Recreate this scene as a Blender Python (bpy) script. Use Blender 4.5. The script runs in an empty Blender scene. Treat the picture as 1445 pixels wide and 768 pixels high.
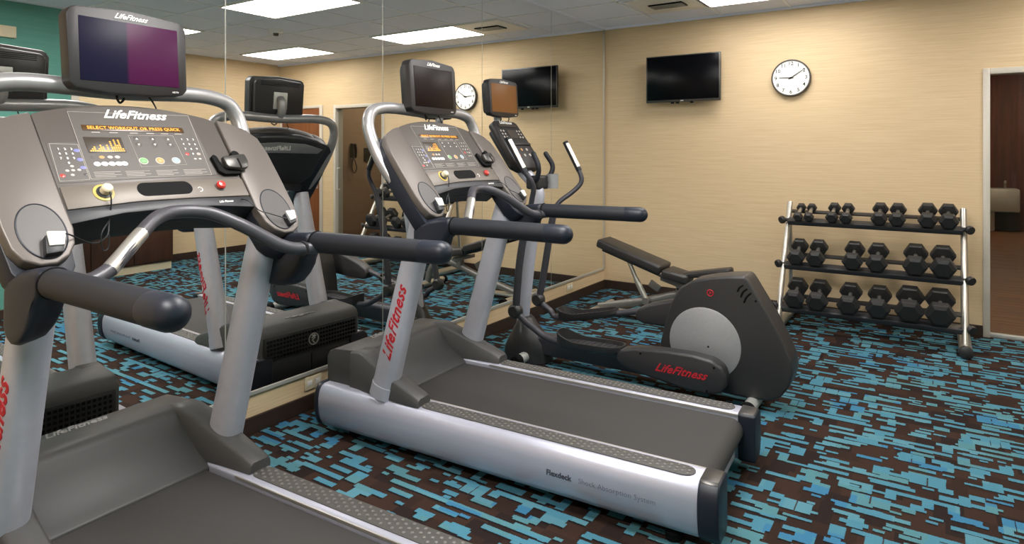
import bpy, bmesh, math, random
from mathutils import Vector, Matrix
random.seed(7)
COL = bpy.context.scene.collection
PI = math.pi
V = Vector

# ------------------------------------------------------------------ mesh helpers
def bevel_geo(vs, fs, w, seg=2, ang=25):
    bm = bmesh.new()
    bv = [bm.verts.new(v) for v in vs]
    for f in fs:
        try: bm.faces.new([bv[i] for i in f])
        except ValueError: pass
    bmesh.ops.recalc_face_normals(bm, faces=bm.faces)
    es = [e for e in bm.edges if len(e.link_faces) == 2 and e.calc_face_angle(0) > math.radians(ang)]
    if es:
        bmesh.ops.bevel(bm, geom=es, offset=w, segments=seg, profile=0.5, affect='EDGES', clamp_overlap=True)
    bm.verts.index_update()
    out = [v.co.copy() for v in bm.verts], [[v.index for v in f.verts] for f in bm.faces]
    bm.free()
    return out

def catmull(pts, n=6):
    P = [V(p) for p in pts]
    P = [P[0]*2-P[1]] + P + [P[-1]*2-P[-2]]
    out = []
    for i in range(1, len(P)-2):
        for k in range(n):
            t = k/n
            a, b, c, d = P[i-1], P[i], P[i+1], P[i+2]
            out.append(0.5*((2*b)+(c-a)*t+(2*a-5*b+4*c-d)*t*t+(3*b-a-3*c+d)*t**3))
    out.append(P[-2].copy())
    return out

class MB:
    def __init__(s, M=None): s.v = []; s.f = []; s.M = M
    def add(s, vs, fs, M=None):
        n = len(s.v)
        for v in vs:
            v = V(v)
            if M is not None: v = M @ v
            if s.M is not None: v = s.M @ v
            s.v.append(v)
        for f in fs: s.f.append([i+n for i in f])
        return s
    def box(s, c, d, bev=0, R=None, seg=2):
        x, y, z = d[0]/2, d[1]/2, d[2]/2
        vs = [V((a*x, b*y, e*z)) for a in (-1, 1) for b in (-1, 1) for e in (-1, 1)]
        fs = [[0,1,3,2],[4,6,7,5],[0,4,5,1],[2,3,7,6],[0,2,6,4],[1,5,7,3]]
        if bev: vs, fs = bevel_geo(vs, fs, bev, seg)
        M = Matrix.Translation(V(c))
        if R is not None: M = M @ (R.to_4x4() if not isinstance(R, Matrix) or len(R) == 3 else R)
        return s.add(vs, fs, M)
    def span(s, a, b, bev=0, seg=2):
        a, b = V(a), V(b)
        return s.box((a+b)/2, b-a, bev, seg=seg)
    def prism(s, pts, a, b, axis='y', bev=0, seg=2, M=None, ang=25):
        def mk(p, h):
            if axis == 'y': return V((p[0], h, p[1]))
            if axis == 'x': return V((h, p[0], p[1]))
            return V((p[0], p[1], h))
        n = len(pts)
        vs = [mk(p, a) for p in pts]+[mk(p, b) for p in pts]
        fs = [list(range(n)), list(range(2*n-1, n-1, -1))]+[[i, (i+1) % n, n+(i+1) % n, n+i] for i in range(n)]
        if bev: vs, fs = bevel_geo(vs, fs, bev, seg, ang)
        return s.add(vs, fs, M)
    def loft(s, rings, caps=True, closed=True):
        n = len(rings[0]); vs = [v for r in rings for v in r]; fs = []
        for k in range(len(rings)-1):
            for i in range(n if closed else n-1):
                j = (i+1) % n
                fs.append([k*n+i, k*n+j, (k+1)*n+j, (k+1)*n+i])
        if caps:
            fs.append(list(range(n))[::-1]); m = (len(rings)-1)*n
            fs.append(list(range(m, m+n)))
        return s.add(vs, fs)
    def tube(s, path, r, n=14, smooth=0, r2=None, up=(0, 0, 1), ends='flat'):
        P = catmull(path, smooth) if smooth else [V(p) for p in path]
        m = len(P)
        rad = r if callable(r) else (lambda t: r)
        rings = []; nrm = None
        T = []
        for i in range(m):
            t = (P[min(i+1, m-1)]-P[max(i-1, 0)]).normalized(); T.append(t)
        seq = [(P[i], T[i], rad(i/(m-1)), 1.0) for i in range(m)]
        if ends == 'round':
            r0 = rad(0); r1 = rad(1)
            pre = [(P[0]-T[0]*r0*math.sin(a), T[0], r0, math.cos(a)) for a in (1.5, 1.2, .8, .4)]
            post = [(P[-1]+T[-1]*r1*math.sin(a), T[-1], r1, math.cos(a)) for a in (.4, .8, 1.2, 1.5)]
            seq = pre+seq+post
        for p, t, rr, k in seq:
            if nrm is None:
                u = V(up)
                if abs(u.dot(t)) > .95: u = V((1, 0, 0))
                nrm = (u-t*u.dot(t)).normalized()
            else:
                nrm = (nrm-t*nrm.dot(t)).normalized()
            bi = t.cross(nrm)
            ra = rr*k; rb = (r2*k if r2 else ra)
            rings.append([p+nrm*ra*math.cos(2*PI*j/n)+bi*rb*math.sin(2*PI*j/n) for j in range(n)])
        return s.loft(rings)
    def lathe(s, prof, c, axis=(0, 0, 1), n=28):
        ax = V(axis).normalized()
        u = V((1, 0, 0)) if abs(ax.x) < .9 else V((0, 1, 0))
        u = (u-ax*u.dot(ax)).normalized(); w = ax.cross(u); c = V(c)
        rings = [[c+ax*h+(u*math.cos(2*PI*i/n)+w*math.sin(2*PI*i/n))*max(r, 1e-5) for i in range(n)] for r, h in prof]
        return s.loft(rings)
    def build(s, name, mat, parent=None, off=None, ang=38, flat=False):
        me = bpy.data.meshes.new(name)
        o = V(off) if off is not None else V((0, 0, 0))
        me.from_pydata([v-o for v in s.v], [], s.f)
        bm = bmesh.new(); bm.from_mesh(me)
        bmesh.ops.recalc_face_normals(bm, faces=bm.faces)
        bm.to_mesh(me); bm.free()
        if not flat:
            for p in me.polygons: p.use_smooth = True
            me.set_sharp_from_angle(angle=math.radians(ang))
        if mat: me.materials.append(mat)
        ob = bpy.data.objects.new(name, me); COL.objects.link(ob)
        if parent: ob.parent = parent
        return ob

def lettering(txt, size, M, name, mat, parent, shear=0.0, bold=0.0, ext=.0006, space=1.0, align='CENTER'):
    cu = bpy.data.curves.new('lettering_curve', 'FONT'); cu.body = txt; cu.size = size; cu.shear = shear
    cu.offset = bold; cu.extrude = ext; cu.align_x = align; cu.align_y = 'CENTER'; cu.resolution_u = 2; cu.space_character = space
    to = bpy.data.objects.new('lettering_curve', cu); COL.objects.link(to)
    dg = bpy.context.evaluated_depsgraph_get(); dg.update()
    me = bpy.data.meshes.new_from_object(to.evaluated_get(dg))
    bpy.data.objects.remove(to); bpy.data.curves.remove(cu)
    me.transform(M); me.materials.clear(); me.materials.append(mat); me.name = name
    ob = bpy.data.objects.new(name, me); COL.objects.link(ob)
    if parent: ob.parent = parent
    return ob

def frame(p, x, y):
    x = V(x).normalized(); y = V(y); y = (y-x*y.dot(x)).normalized(); z = x.cross(y)
    return Matrix(((x.x, y.x, z.x, p[0]), (x.y, y.y, z.y, p[1]), (x.z, y.z, z.z, p[2]), (0, 0, 0, 1)))

def empty(name, loc, rz=0):
    o = bpy.data.objects.new(name, None); COL.objects.link(o); o.location = loc; o.rotation_euler = (0, 0, rz); o.empty_display_size = .1
    return o
def tag(o, label, cat, group=None):
    o['label'] = label; o['category'] = cat
    if group: o['group'] = group
    return o
def struct(o): o['kind'] = 'structure'; return o
def copy_tree(o, parent=None):
    c = o.copy(); COL.objects.link(c)
    if parent: c.parent = parent
    for ch in list(o.children): copy_tree(ch, c)
    return c

# ------------------------------------------------------------------ materials
def lin(c):
    c = c.lstrip('#'); r = []
    for i in (0, 2, 4):
        x = int(c[i:i+2], 16)/255
        r.append(x/12.92 if x <= .04045 else ((x+.055)/1.055)**2.4)
    return r+[1.0]
def mat(name, col, rough=.5, metal=0.0, var=.06, scale=60, bump=0.0, spec=.5, emit=None, es=0, coat=0, aniso=None, stretch=(1, 1, 1)):
    m = bpy.data.materials.new(name); m.use_nodes = True
    nt = m.node_tree; b = nt.nodes['Principled BSDF']
    c = lin(col)
    b.inputs['Roughness'].default_value = rough; b.inputs['Metallic'].default_value = metal
    b.inputs['Specular IOR Level'].default_value = spec
    b.inputs['Coat Weight'].default_value = coat; b.inputs['Coat Roughness'].default_value = .15
    tc = nt.nodes.new('ShaderNodeTexCoord'); mp = nt.nodes.new('ShaderNodeMapping'); mp.inputs['Scale'].default_value = stretch
    nz = nt.nodes.new('ShaderNodeTexNoise'); nz.inputs['Scale'].default_value = scale; nz.inputs['Detail'].default_value = 3
    nt.links.new(tc.outputs['Object'], mp.inputs['Vector']); nt.links.new(mp.outputs['Vector'], nz.inputs['Vector'])
    rp = nt.nodes.new('ShaderNodeValToRGB')
    rp.color_ramp.elements[0].position = .3; rp.color_ramp.elements[1].position = .7
    rp.color_ramp.elements[0].color = [x*(1-var) for x in c[:3]]+[1]
    rp.color_ramp.elements[1].color = [min(1, x*(1+var)) for x in c[:3]]+[1]
    nt.links.new(nz.outputs['Fac'], rp.inputs['Fac']); nt.links.new(rp.outputs['Color'], b.inputs['Base Color'])
    if bump:
        bp = nt.nodes.new('ShaderNodeBump'); bp.inputs['Strength'].default_value = bump; bp.inputs['Distance'].default_value = .002
        nt.links.new(nz.outputs['Fac'], bp.inputs['Height']); nt.links.new(bp.outputs['Normal'], b.inputs['Normal'])
    if emit:
        b.inputs['Emission Color'].default_value = lin(emit); b.inputs['Emission Strength'].default_value = es
    return m

SILVER = mat('satin_silver_paint', 'b9b9c4', .38, .3, .03, 30)
SILVER_RAIL = mat('brushed_silver_extrusion', 'bbbccb', .34, .4, .03, 40, stretch=(.05, 1, 1))
CHROME = mat('chrome_tube', 'c9c5bd', .32, .8, .02, 20)
TUBE_GREY = mat('dark_silver_tube', '9c9a9a', .34, .5, .04, 30)
TAUPE = mat('taupe_console_plastic', '534d49', .45, .1, .03, 300)
TAUPE_L = mat('taupe_side_plastic', '625b56', .40, .2, .03, 300)
TRAY = mat('taupe_tray_plastic', '696159', .42, .15, .04, 200)
OVERLAY = mat('grey_membrane_overlay', '4c4743', .5, .1, .03, 200)
HOODM = mat('charcoal_moulded_plastic', '414040', .5, .0, .05, 400, .05)
DARK = mat('black_moulded_plastic', '232427', .45, 0, .06, 300, .04)
DARKBLUE = mat('blue_black_plastic', '1d212b', .42, 0, .06, 300, spec=.35)
GRIP = mat('black_grip_rubber', '1e2026', .55, 0, .08, 500, .05, spec=.35)
BARM = mat('dark_bar_coating', '46454a', .38, .2, .05, 200)
BELTM = mat('running_belt_rubber', '312f2e', .75, 0, .16, 500, .25)
PADM = mat('grey_studded_rubber', '474542', .6, 0, .05, 200)
STUD = mat('grey_stud_rubber', '6a6763', .38, 0, .05, 200)
BLACK = mat('matte_black', '0a0a0b', .7, 0, .1, 100, spec=.15)
HOUSING = mat('satin_black_housing', '2b2a2b', .42, 0, .05, 300, .03)
EARM = mat('graphite_link_arm', '45444a', .42, .3, .04, 200)
DISC = mat('silver_disc', '98989a', .45, .3, .03, 60)
RED = mat('red_lettering', 'b01c28', .5, 0, .02)
REDBTN = mat('red_button', 'c03028', .3, 0, .02, coat=.4)
WHITE = mat('white_print', 'e8e6e2', .5, 0, .02)
GREYPRINT = mat('grey_print', 'a79f97', .6, 0, .02)
DKPRINT = mat('dark_print', '3c3e4a', .6, 0, .02)
YELLOW = mat('yellow_ring', 'b9a24a', .4, 0, .03)
ORANGE = mat('amber_led', 'e09a3a', .5, 0, .02, emit='f09a2a', es=.9)
LEDBG = mat('led_window', '4a3218', .3, 0, .05)
LEDDARK = mat('dark_led_window', '3e362f', .35, 0, .05)
GREENBTN = mat('green_button', '6fa06a', .4, 0, .03)
AMBERBTN = mat('amber_button', 'c09058', .4, 0, .03)
BLUEBTN = mat('pale_blue_button', '93a3ad', .4, 0, .03)
VIOLET = mat('violet_button', '6f70a8', .4, 0, .03)
BTN = mat('light_grey_button', 'b3ada6', .45, 0, .03)
DKBTN = mat('dark_grey_button', '4d4843', .45, 0, .03)
CUPM = mat('recessed_speaker_grille', '504d4c', .45, .2, .04, 500, .05)
BEZEL = mat('charcoal_bezel', '221f20', .45, 0, .04, 300)
SCREEN_DARK = mat('dark_screen_glass', '170e0d', .35, 0, .02, spec=.12)
SCREEN_BROWN = mat('brown_screen_glass', '5a3c22', .35, 0, .03, spec=.12, emit='8a5c30', es=.4)  # reflected brown painted into the screen colour, plus a weak glow
TVSCREEN = mat('black_tv_glass', '06070b', .22, 0, .02, spec=.12)
TVEDGE = mat('dark_silver_bezel', '4a4845', .3, .5, .02)
VINYL = mat('black_bench_vinyl', '2c2a29', .42, 0, .06, 250, .06)
BENCHF = mat('grey_bench_frame', '77746f', .42, .4, .03)
IRON = mat('black_hex_rubber', '242323', .5, 0, .08, 300, .06)
HANDLEC = mat('knurled_chrome', 'b8b4ac', .3, .9, .1, 600, .2)
CREAM = mat('cream_plate', 'd9cbac', .5, 0, .02)
WHITEPL = mat('white_plastic', 'e4e2dc', .4, 0, .02)
DOORFRAME = mat('pale_grey_door_frame', 'c9c2b5', .4, .1, .02)
STEEL = mat('brushed_steel', 'bdbdb8', .38, .4, .03, 30)
CLOCKF = mat('clock_face', 'f0eee8', .5, 0, .01)
CORD = mat('black_cord', '17171a', .5, 0, .05)

def twotone_reflection_screen():  # reflection on the screen painted as two flat colours with a weak glow
    m = mat('two_tone_reflection_screen', '10101c', .35, 0, .02, spec=.12)
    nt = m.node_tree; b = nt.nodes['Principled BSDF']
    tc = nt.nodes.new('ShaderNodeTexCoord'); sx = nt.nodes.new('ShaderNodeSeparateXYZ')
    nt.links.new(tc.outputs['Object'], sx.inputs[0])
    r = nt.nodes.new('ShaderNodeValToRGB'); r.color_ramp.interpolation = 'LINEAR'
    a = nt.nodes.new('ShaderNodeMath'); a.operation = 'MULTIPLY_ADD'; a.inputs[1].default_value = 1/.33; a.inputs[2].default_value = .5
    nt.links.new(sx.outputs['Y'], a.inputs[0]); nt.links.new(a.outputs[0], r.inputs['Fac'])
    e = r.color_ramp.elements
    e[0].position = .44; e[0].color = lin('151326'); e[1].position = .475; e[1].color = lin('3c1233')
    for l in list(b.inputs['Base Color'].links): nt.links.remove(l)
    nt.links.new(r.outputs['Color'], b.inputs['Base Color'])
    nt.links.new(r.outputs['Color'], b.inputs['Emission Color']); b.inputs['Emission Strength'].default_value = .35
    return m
SCREEN_TWO = twotone_reflection_screen()

def mirror_mat():
    m = bpy.data.materials.new('silvered_mirror'); m.use_nodes = True; nt = m.node_tree; b = nt.nodes['Principled BSDF']
    b.inputs['Metallic'].default_value = 1; b.inputs['Roughness'].default_value = 0.0
    nz = nt.nodes.new('ShaderNodeTexNoise'); nz.inputs['Scale'].default_value = .6
    r = nt.nodes.new('ShaderNodeValToRGB'); r.color_ramp.elements[0].color = (.90, .905, .88, 1); r.color_ramp.elements[1].color = (.92, .925, .90, 1)
    nt.links.new(nz.outputs['Fac'], r.inputs['Fac']); nt.links.new(r.outputs['Color'], b.inputs['Base Color'])
    return m
MIRROR = mirror_mat()
MIRROR_EDGE = mat('mirror_edge_channel', 'c2c0b8', .35, .4, .02)

def wallpaper(name, c1, c2, axis=2):
    m = bpy.data.materials.new(name); m.use_nodes = True; nt = m.node_tree; b = nt.nodes['Principled BSDF']
    b.inputs['Roughness'].default_value = .6; b.inputs['Specular IOR Level'].default_value = .3
    tc = nt.nodes.new('ShaderNodeTexCoord')
    def noise(sc, det):
        mp = nt.nodes.new('ShaderNodeMapping'); mp.inputs['Scale'].default_value = sc
        n = nt.nodes.new('ShaderNodeTexNoise'); n.inputs['Scale'].default_value = 1; n.inputs['Detail'].default_value = det
        nt.links.new(tc.outputs['Object'], mp.inputs[0]); nt.links.new(mp.outputs[0], n.inputs['Vector']); return n
    n1 = noise((2.2, 2.2, 110), 2); n2 = noise((6, 6, 300), 1)
    ad = nt.nodes.new('ShaderNodeMath'); ad.operation = 'MULTIPLY_ADD'; ad.inputs[1].default_value = .4
    nt.links.new(n2.outputs['Fac'], ad.inputs[0])
    ml = nt.nodes.new('ShaderNodeMath'); ml.operation = 'MULTIPLY'; ml.inputs[1].default_value = .6
    nt.links.new(n1.outputs['Fac'], ml.inputs[0]); nt.links.new(ml.outputs[0], ad.inputs[2])
    r = nt.nodes.new('ShaderNodeValToRGB'); r.color_ramp.elements[0].position = .36; r.color_ramp.elements[1].position = .64
    r.color_ramp.elements[0].color = lin(c1); r.color_ramp.elements[1].color = lin(c2)
    nt.links.new(ad.outputs[0], r.inputs['Fac']); nt.links.new(r.outputs['Color'], b.inputs['Base Color'])
    bp = nt.nodes.new('ShaderNodeBump'); bp.inputs['Strength'].default_value = .12; bp.inputs['Distance'].default_value = .002
    nt.links.new(ad.outputs[0], bp.inputs['Height']); nt.links.new(bp.outputs['Normal'], b.inputs['Normal'])
    return m
WALLM = wallpaper('beige_grasscloth', 'ccb28c', 'd9c19c')
TEALM = wallpaper('teal_wallpaper', '569184', '609a8e')
BASEM = mat('dark_brown_baseboard', '33231a', .5, 0, .1, 20)

def wood(name, c1, c2, sc=(14, 14, 1.0), rough=.4):
    m = bpy.data.materials.new(name); m.use_nodes = True; nt = m.node_tree; b = nt.nodes['Principled BSDF']
    b.inputs['Roughness'].default_value = rough
    tc = nt.nodes.new('ShaderNodeTexCoord'); mp = nt.nodes.new('ShaderNodeMapping'); mp.inputs['Scale'].default_value = sc
    n = nt.nodes.new('ShaderNodeTexNoise'); n.inputs['Scale'].default_value = 1.5; n.inputs['Detail'].default_value = 6
    r = nt.nodes.new('ShaderNodeValToRGB'); r.color_ramp.elements[0].position = .35; r.color_ramp.elements[1].position = .65
    r.color_ramp.elements[0].color = lin(c1); r.color_ramp.elements[1].color = lin(c2)
    nt.links.new(tc.outputs['Object'], mp.inputs[0]); nt.links.new(mp.outputs[0], n.inputs['Vector'])
    nt.links.new(n.outputs['Fac'], r.inputs['Fac']); nt.links.new(r.outputs['Color'], b.inputs['Base Color'])
    return m
DOORWOOD = wood('brown_door_wood', '6b3d20', '7d4a28')
CABWOOD = wood('dark_cabinet_wood', '3a241a', '4a2e20')
HALLWOOD = wood('red_brown_panelling', '40140d', '551f14', rough=.7)
HALLFLOOR = wood('plank_flooring', '5a3a24', '7d5536', (1.0, 14, 1), .6)

def carpet_mat():
    m = bpy.data.materials.new('patterned_carpet'); m.use_nodes = True; nt = m.node_tree; b = nt.nodes['Principled BSDF']
    b.inputs['Roughness'].default_value = .95; b.inputs['Specular IOR Level'].default_value = .1
    N, L = nt.nodes.new, nt.links.new
    tc = N('ShaderNodeTexCoord')
    # slight wobble so that the yarn edges are not ruler straight
    nz = N('ShaderNodeTexNoise'); nz.inputs['Scale'].default_value = 260; nz.inputs['Detail'].default_value = 1
    L(tc.outputs['Object'], nz.inputs['Vector'])
    vs = N('ShaderNodeVectorMath'); vs.operation = 'SUBTRACT'; vs.inputs[1].default_value = (.5, .5, .5); L(nz.outputs['Color'], vs.inputs[0])
    vm = N('ShaderNodeVectorMath'); vm.operation = 'SCALE'; vm.inputs['Scale'].default_value = .008; L(vs.outputs[0], vm.inputs[0])
    va = N('ShaderNodeVectorMath'); va.operation = 'ADD'; L(tc.outputs['Object'], va.inputs[0]); L(vm.outputs[0], va.inputs[1])
    sx = N('ShaderNodeSeparateXYZ'); L(va.outputs[0], sx.inputs[0])
    def M(op, a, bb=None, c=None):
        n = N('ShaderNodeMath'); n.operation = op
        for i, x in enumerate((a, bb, c)):
            if x is None: continue
            if isinstance(x, (int, float)): n.inputs[i].default_value = x
            else: L(x, n.inputs[i])
        return n.outputs[0]
    def wn1(w, k):
        n = N('ShaderNodeTexWhiteNoise'); n.noise_dimensions = '1D'; L(M('ADD', w, k), n.inputs['W']); return n.outputs['Value']
    def layer(h, w, seed, fill=1.0, off=0.0, prob=None, gap=0.0):
        """rows of random length cells; 1 where a woven block lies (or the raw cell value)"""
        yy = M('MULTIPLY_ADD', sx.outputs['Y'], 1/h, seed*.37+off/h)
        row = M('FLOOR', yy); fy = M('FRACT', yy)
        wid = M('MULTIPLY', M('MULTIPLY_ADD', wn1(row, seed*31.7), .7, .7), w)
        xx = M('ADD', M('DIVIDE', sx.outputs['X'], wid), M('MULTIPLY', wn1(row, seed*17.3+400), 9.0))
        col = M('FLOOR', xx)
        cv = N('ShaderNodeCombineXYZ'); L(col, cv.inputs[0]); L(row, cv.inputs[1]); cv.inputs[2].default_value = seed
        w3 = N('ShaderNodeTexWhiteNoise'); w3.noise_dimensions = '3D'; L(cv.outputs[0], w3.inputs['Vector'])
        if prob is None: return w3.outputs['Value']
        r = M('MULTIPLY', M('LESS_THAN', w3.outputs['Value'], prob), M('LESS_THAN', fy, fill))
        if gap: r = M('MULTIPLY', r, M('GREATER_THAN', M('FRACT', xx), gap))
        return r
    def blocks(off):
        return M('MAXIMUM', M('MAXIMUM', layer(.058, .096, 1.0, .50, off, .37), layer(.104, .056, 2.0, .82, off, .18, .08)),
                 M('MAXIMUM', layer(.036, .040, 3.0, .5, off, .12), layer(.072, .062, 4.0, .62, off, .14)))
    tone = layer(.07, .18, 5.0); btone = layer(.09, .11, 6.0)
    blue = blocks(0.0); shade = blocks(.011)
    rb = N('ShaderNodeValToRGB'); rb.color_ramp.interpolation = 'CONSTANT'
    e = rb.color_ramp.elements; e[0].position = 0; e[0].color = lin('457789'); e[1].position = .5; e[1].color = lin('507e8b')
    n = e.new(.74); n.color = lin('4c7880'); n = e.new(.9); n.color = lin('386d8c')
    L(tone, rb.inputs['Fac'])
    rw = N('ShaderNodeValToRGB'); rw.color_ramp.interpolation = 'CONSTANT'
    e = rw.color_ramp.elements; e[0].position = 0; e[0].color = lin('35261f'); e[1].position = .42; e[1].color = lin('2e211c')
    n = e.new(.74); n.color = lin('251c1a')
    L(btone, rw.inputs['Fac'])
    mx = N('ShaderNodeMix'); mx.data_type = 'RGBA'; L(blue, mx.inputs['Factor'])
    dk = N('ShaderNodeMix'); dk.data_type = 'RGBA'; L(shade, dk.inputs['Factor']); L(rw.outputs['Color'], dk.inputs['A']); dk.inputs['B'].default_value = lin('191516'); L(dk.outputs['Result'], mx.inputs['A']); L(rb.outputs['Color'], mx.inputs['B'])
    pn = N('ShaderNodeTexNoise'); pn.inputs['Scale'].default_value = 420; pn.inputs['Detail'].default_value = 2; L(tc.outputs['Object'], pn.inputs['Vector'])
    pr = N('ShaderNodeMapRange'); pr.inputs['From Min'].default_value = .3; pr.inputs['From Max'].default_value = .7; pr.inputs['To Min'].default_value = .6; pr.inputs['To Max'].default_value = 1.4
    L(pn.outputs['Fac'], pr.inputs['Value'])
    mm = N('ShaderNodeMix'); mm.data_type = 'RGBA'; mm.blend_type = 'MULTIPLY'; mm.inputs['Factor'].default_value = 1
    L(mx.outputs['Result'], mm.inputs['A']); L(pr.outputs['Result'], mm.inputs['B'])
    L(mm.outputs['Result'], b.inputs['Base Color'])
    bp = N('ShaderNodeBump'); bp.inputs['Strength'].default_value = .5; bp.inputs['Distance'].default_value = .004; L(pn.outputs['Fac'], bp.inputs['Height']); L(bp.outputs['Normal'], b.inputs['Normal'])
    return m
CARPET = carpet_mat()
TILEM = mat('glowing_acoustic_tile', 'd0d2d8', .9, 0, .05, 120, .15, emit='a8b2c4', es=.09)  # tiles glow faintly in place of bounced light
TBAR = mat('ceiling_grid_bar', 'e2e4e6', .6, 0, .01)
PANELS = [mat('light_diffuser', 'ffffff', .5, 0, .0, emit='fffbf8', es=e_) for e_ in (13, 17, 13, 17, 34, 34)]
def glass_mat():
    m = bpy.data.materials.new('door_glass'); m.use_nodes = True; nt = m.node_tree
    for n in list(nt.nodes):
        if n.type == 'BSDF_PRINCIPLED': nt.nodes.remove(n)
    t = nt.nodes.new('ShaderNodeBsdfTransparent'); t.inputs[0].default_value = (.86, .88, .86, 1)
    g = nt.nodes.new('ShaderNodeBsdfGlossy'); g.inputs['Roughness'].default_value = .01
    lw = nt.nodes.new('ShaderNodeLayerWeight'); lw.inputs[0].default_value = .5
    pw = nt.nodes.new('ShaderNodeMath'); pw.operation = 'POWER'; pw.inputs[1].default_value = 4.0
    nt.links.new(lw.outputs['Facing'], pw.inputs[0])
    f = nt.nodes.new('ShaderNodeMath'); f.operation = 'MULTIPLY_ADD'; f.inputs[1].default_value = .5; f.inputs[2].default_value = .015
    nt.links.new(pw.outputs[0], f.inputs[0])
    mx = nt.nodes.new('ShaderNodeMixShader')
    nt.links.new(f.outputs[0], mx.inputs[0]); nt.links.new(t.outputs[0], mx.inputs[1]); nt.links.new(g.outputs[0], mx.inputs[2])
    nt.links.new(mx.outputs[0], nt.nodes['Material Output'].inputs['Surface'])
    return m
GLASS = glass_mat()

# ------------------------------------------------------------------ room shell
W, CEIL = 5.44, 2.74
JX, JY, BY = 3.75, -3.45, -7.6
def shell(name, fn, m):
    b = MB(); fn(b); return struct(b.build(name, m, flat=True))
shell('floor', lambda b: b.span((0, BY, -.05), (W, 0, 0)), CARPET)
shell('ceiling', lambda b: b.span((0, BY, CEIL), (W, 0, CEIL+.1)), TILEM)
shell('wall_left', lambda b: b.span((-.12, BY, 0), (0, .12, CEIL)), WALLM)
D0, D1, DH = 3.224, 4.215, 2.086
E0, E1, EH = 4.45, 5.38, 2.10
def backwall(b):
    b.span((0, 0, 0), (D0, .12, CEIL)); b.span((D0, 0, DH), (D1, .12, CEIL)); b.span((D1, 0, 0), (W, .12, CEIL))
shell('wall_back', backwall, WALLM)
shell('wall_right', lambda b: b.span((W, JY, 0), (W+.12, 0, CEIL)), WALLM)
def jog(b):
    b.span((JX, BY, 0), (JX+.12, JY, CEIL)); b.span((JX+.12, JY-.12, 0), (W, JY, CEIL))
shell('wall_teal', jog, TEALM)
shell('trim_1', lambda b: b.span((JX-.012, JY-.05, 0), (JX+.13, JY+.012, CEIL)), DOORFRAME)
shell('wall_front', lambda b: b.span((0, BY-.12, 0), (JX, BY, CEIL)), WALLM)
BT = .088
def base_l(b): b.span((0, BY, 0), (.014, 0, BT), .004)
shell('baseboard_left', base_l, BASEM)
def base_b(b):
    b.span((.014, -.014, 0), (D0, 0, BT), .004); b.span((D1, -.014, 0), (E0-.05, 0, BT), .004)
shell('baseboard_back', base_b, BASEM)
def base_r(b):
    b.span((W-.014, JY, 0), (W, -.02, BT), .004); b.span((JX-.014, BY, 0), (JX, JY-.05, BT), .004)
shell('baseboard_right', base_r, BASEM)

# ceiling grid bars (0.61 m module)
gb = MB()
xs = [i*.61 for i in range(1, 9)]
ys = [-.43-.61*i for i in range(0, 12)]
for x in xs: gb.span((x-.012, BY, CEIL-.006), (x+.012, 0, CEIL))
for y in ys: gb.span((0, y-.012, CEIL-.006), (W, y+.012, CEIL))
struct(gb.build('trim_2', TBAR, flat=True))
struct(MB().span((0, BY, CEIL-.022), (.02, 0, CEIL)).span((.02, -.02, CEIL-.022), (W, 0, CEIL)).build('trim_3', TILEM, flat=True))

# ceiling lights
LP = [(1.22, -1.04), (1.22, -2.87), (3.66, -1.04), (3.66, -2.87), (1.22, -4.70), (1.22, -6.53)]  # last two are unseen panels, added and driven brighter as frontal fill
LL = ['bright rectangular ceiling light panel nearest the back wall and mirror',
      'bright rectangular ceiling light above the treadmills, seen at top in the mirror',
      'bright rectangular ceiling light by the wooden door corner',
      'bright rectangular ceiling light above the dark cabinet',
      'added unseen ceiling fill light above the front treadmill',
      'added unseen ceiling fill light nearest the front wall']
for (x, y), lb, PANEL in zip(LP, LL, PANELS):
    t = tag(empty('ceiling_light', (x+.61, y+.305, CEIL)), lb, 'light', 'ceiling light panels')
    MB().span((-.585, -.28, -.012), (.585, .28, -.004)).build('diffuser', PANEL, t, flat=True)
    f = MB()
    for s in (-1, 1):
        f.box((0, s*.293, -.008), (1.21, .024, .016), .002); f.box((s*.598, 0, -.008), (.024, .56, .016), .002)
    f.build('frame', WHITEPL, t)
# air vent
t = tag(empty('ceiling_vent', (.96, -.745, CEIL)), 'white square ceiling air diffuser with dark slotted centre', 'vent')
MB().box((0, 0, -.01), (.58, .58, .012), .003).build('plate', WHITEPL, t)
b = MB(); b.box((0, 0, -.02), (.30, .17, .012), .002); b.build('opening', BLACK, t)
b = MB()
for i in range(4): b.box((0, -.06+i*.04, -.026), (.29, .012, .01))
b.build('louvre', STEEL, t)
t = tag(empty('smoke_detector', (2.97, -1.87, CEIL)), 'small round white detector on the ceiling tiles', 'detector')
MB().lathe([(.0, 0), (.075, 0), (.075, -.02), (.06, -.04), (.0, -.042)], (0, 0, -.001)).build('body', WHITEPL, t)
MB().lathe([(.0, 0), (.03, 0), (.025, -.025), (.0, -.028)], (0, 0, -.042)).build('sensor', DKBTN, t)

# mirrors
SEAM = [-.035, -1.133, -2.197, -3.258, -4.334, -5.41]
names = ['nearest the back wall corner', 'behind the elliptical monitor and console', 'behind the farther treadmill monitor',
         'between the two treadmill monitors', 'behind the front treadmill console']
for i in range(5):
    b = MB(); b.span((.001, SEAM[i+1]+.0032, .215), (.007, SEAM[i]-.0032, CEIL-.024))
    o = b.build('mirror_panel', MIRROR, flat=True); tag(o, 'tall wall mirror panel '+names[i], 'mirror', 'wall mirror panels')
b = MB(); b.span((.0, SEAM[5], .200), (.014, -.02, .217)); b.span((.0, SEAM[0], .2), (.012, SEAM[0]+.016, CEIL-.024)); b.span((.0008, SEAM[5], .21), (.0009, SEAM[0], CEIL-.024))
struct(b.build('trim_4', MIRROR_EDGE, flat=True))

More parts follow.
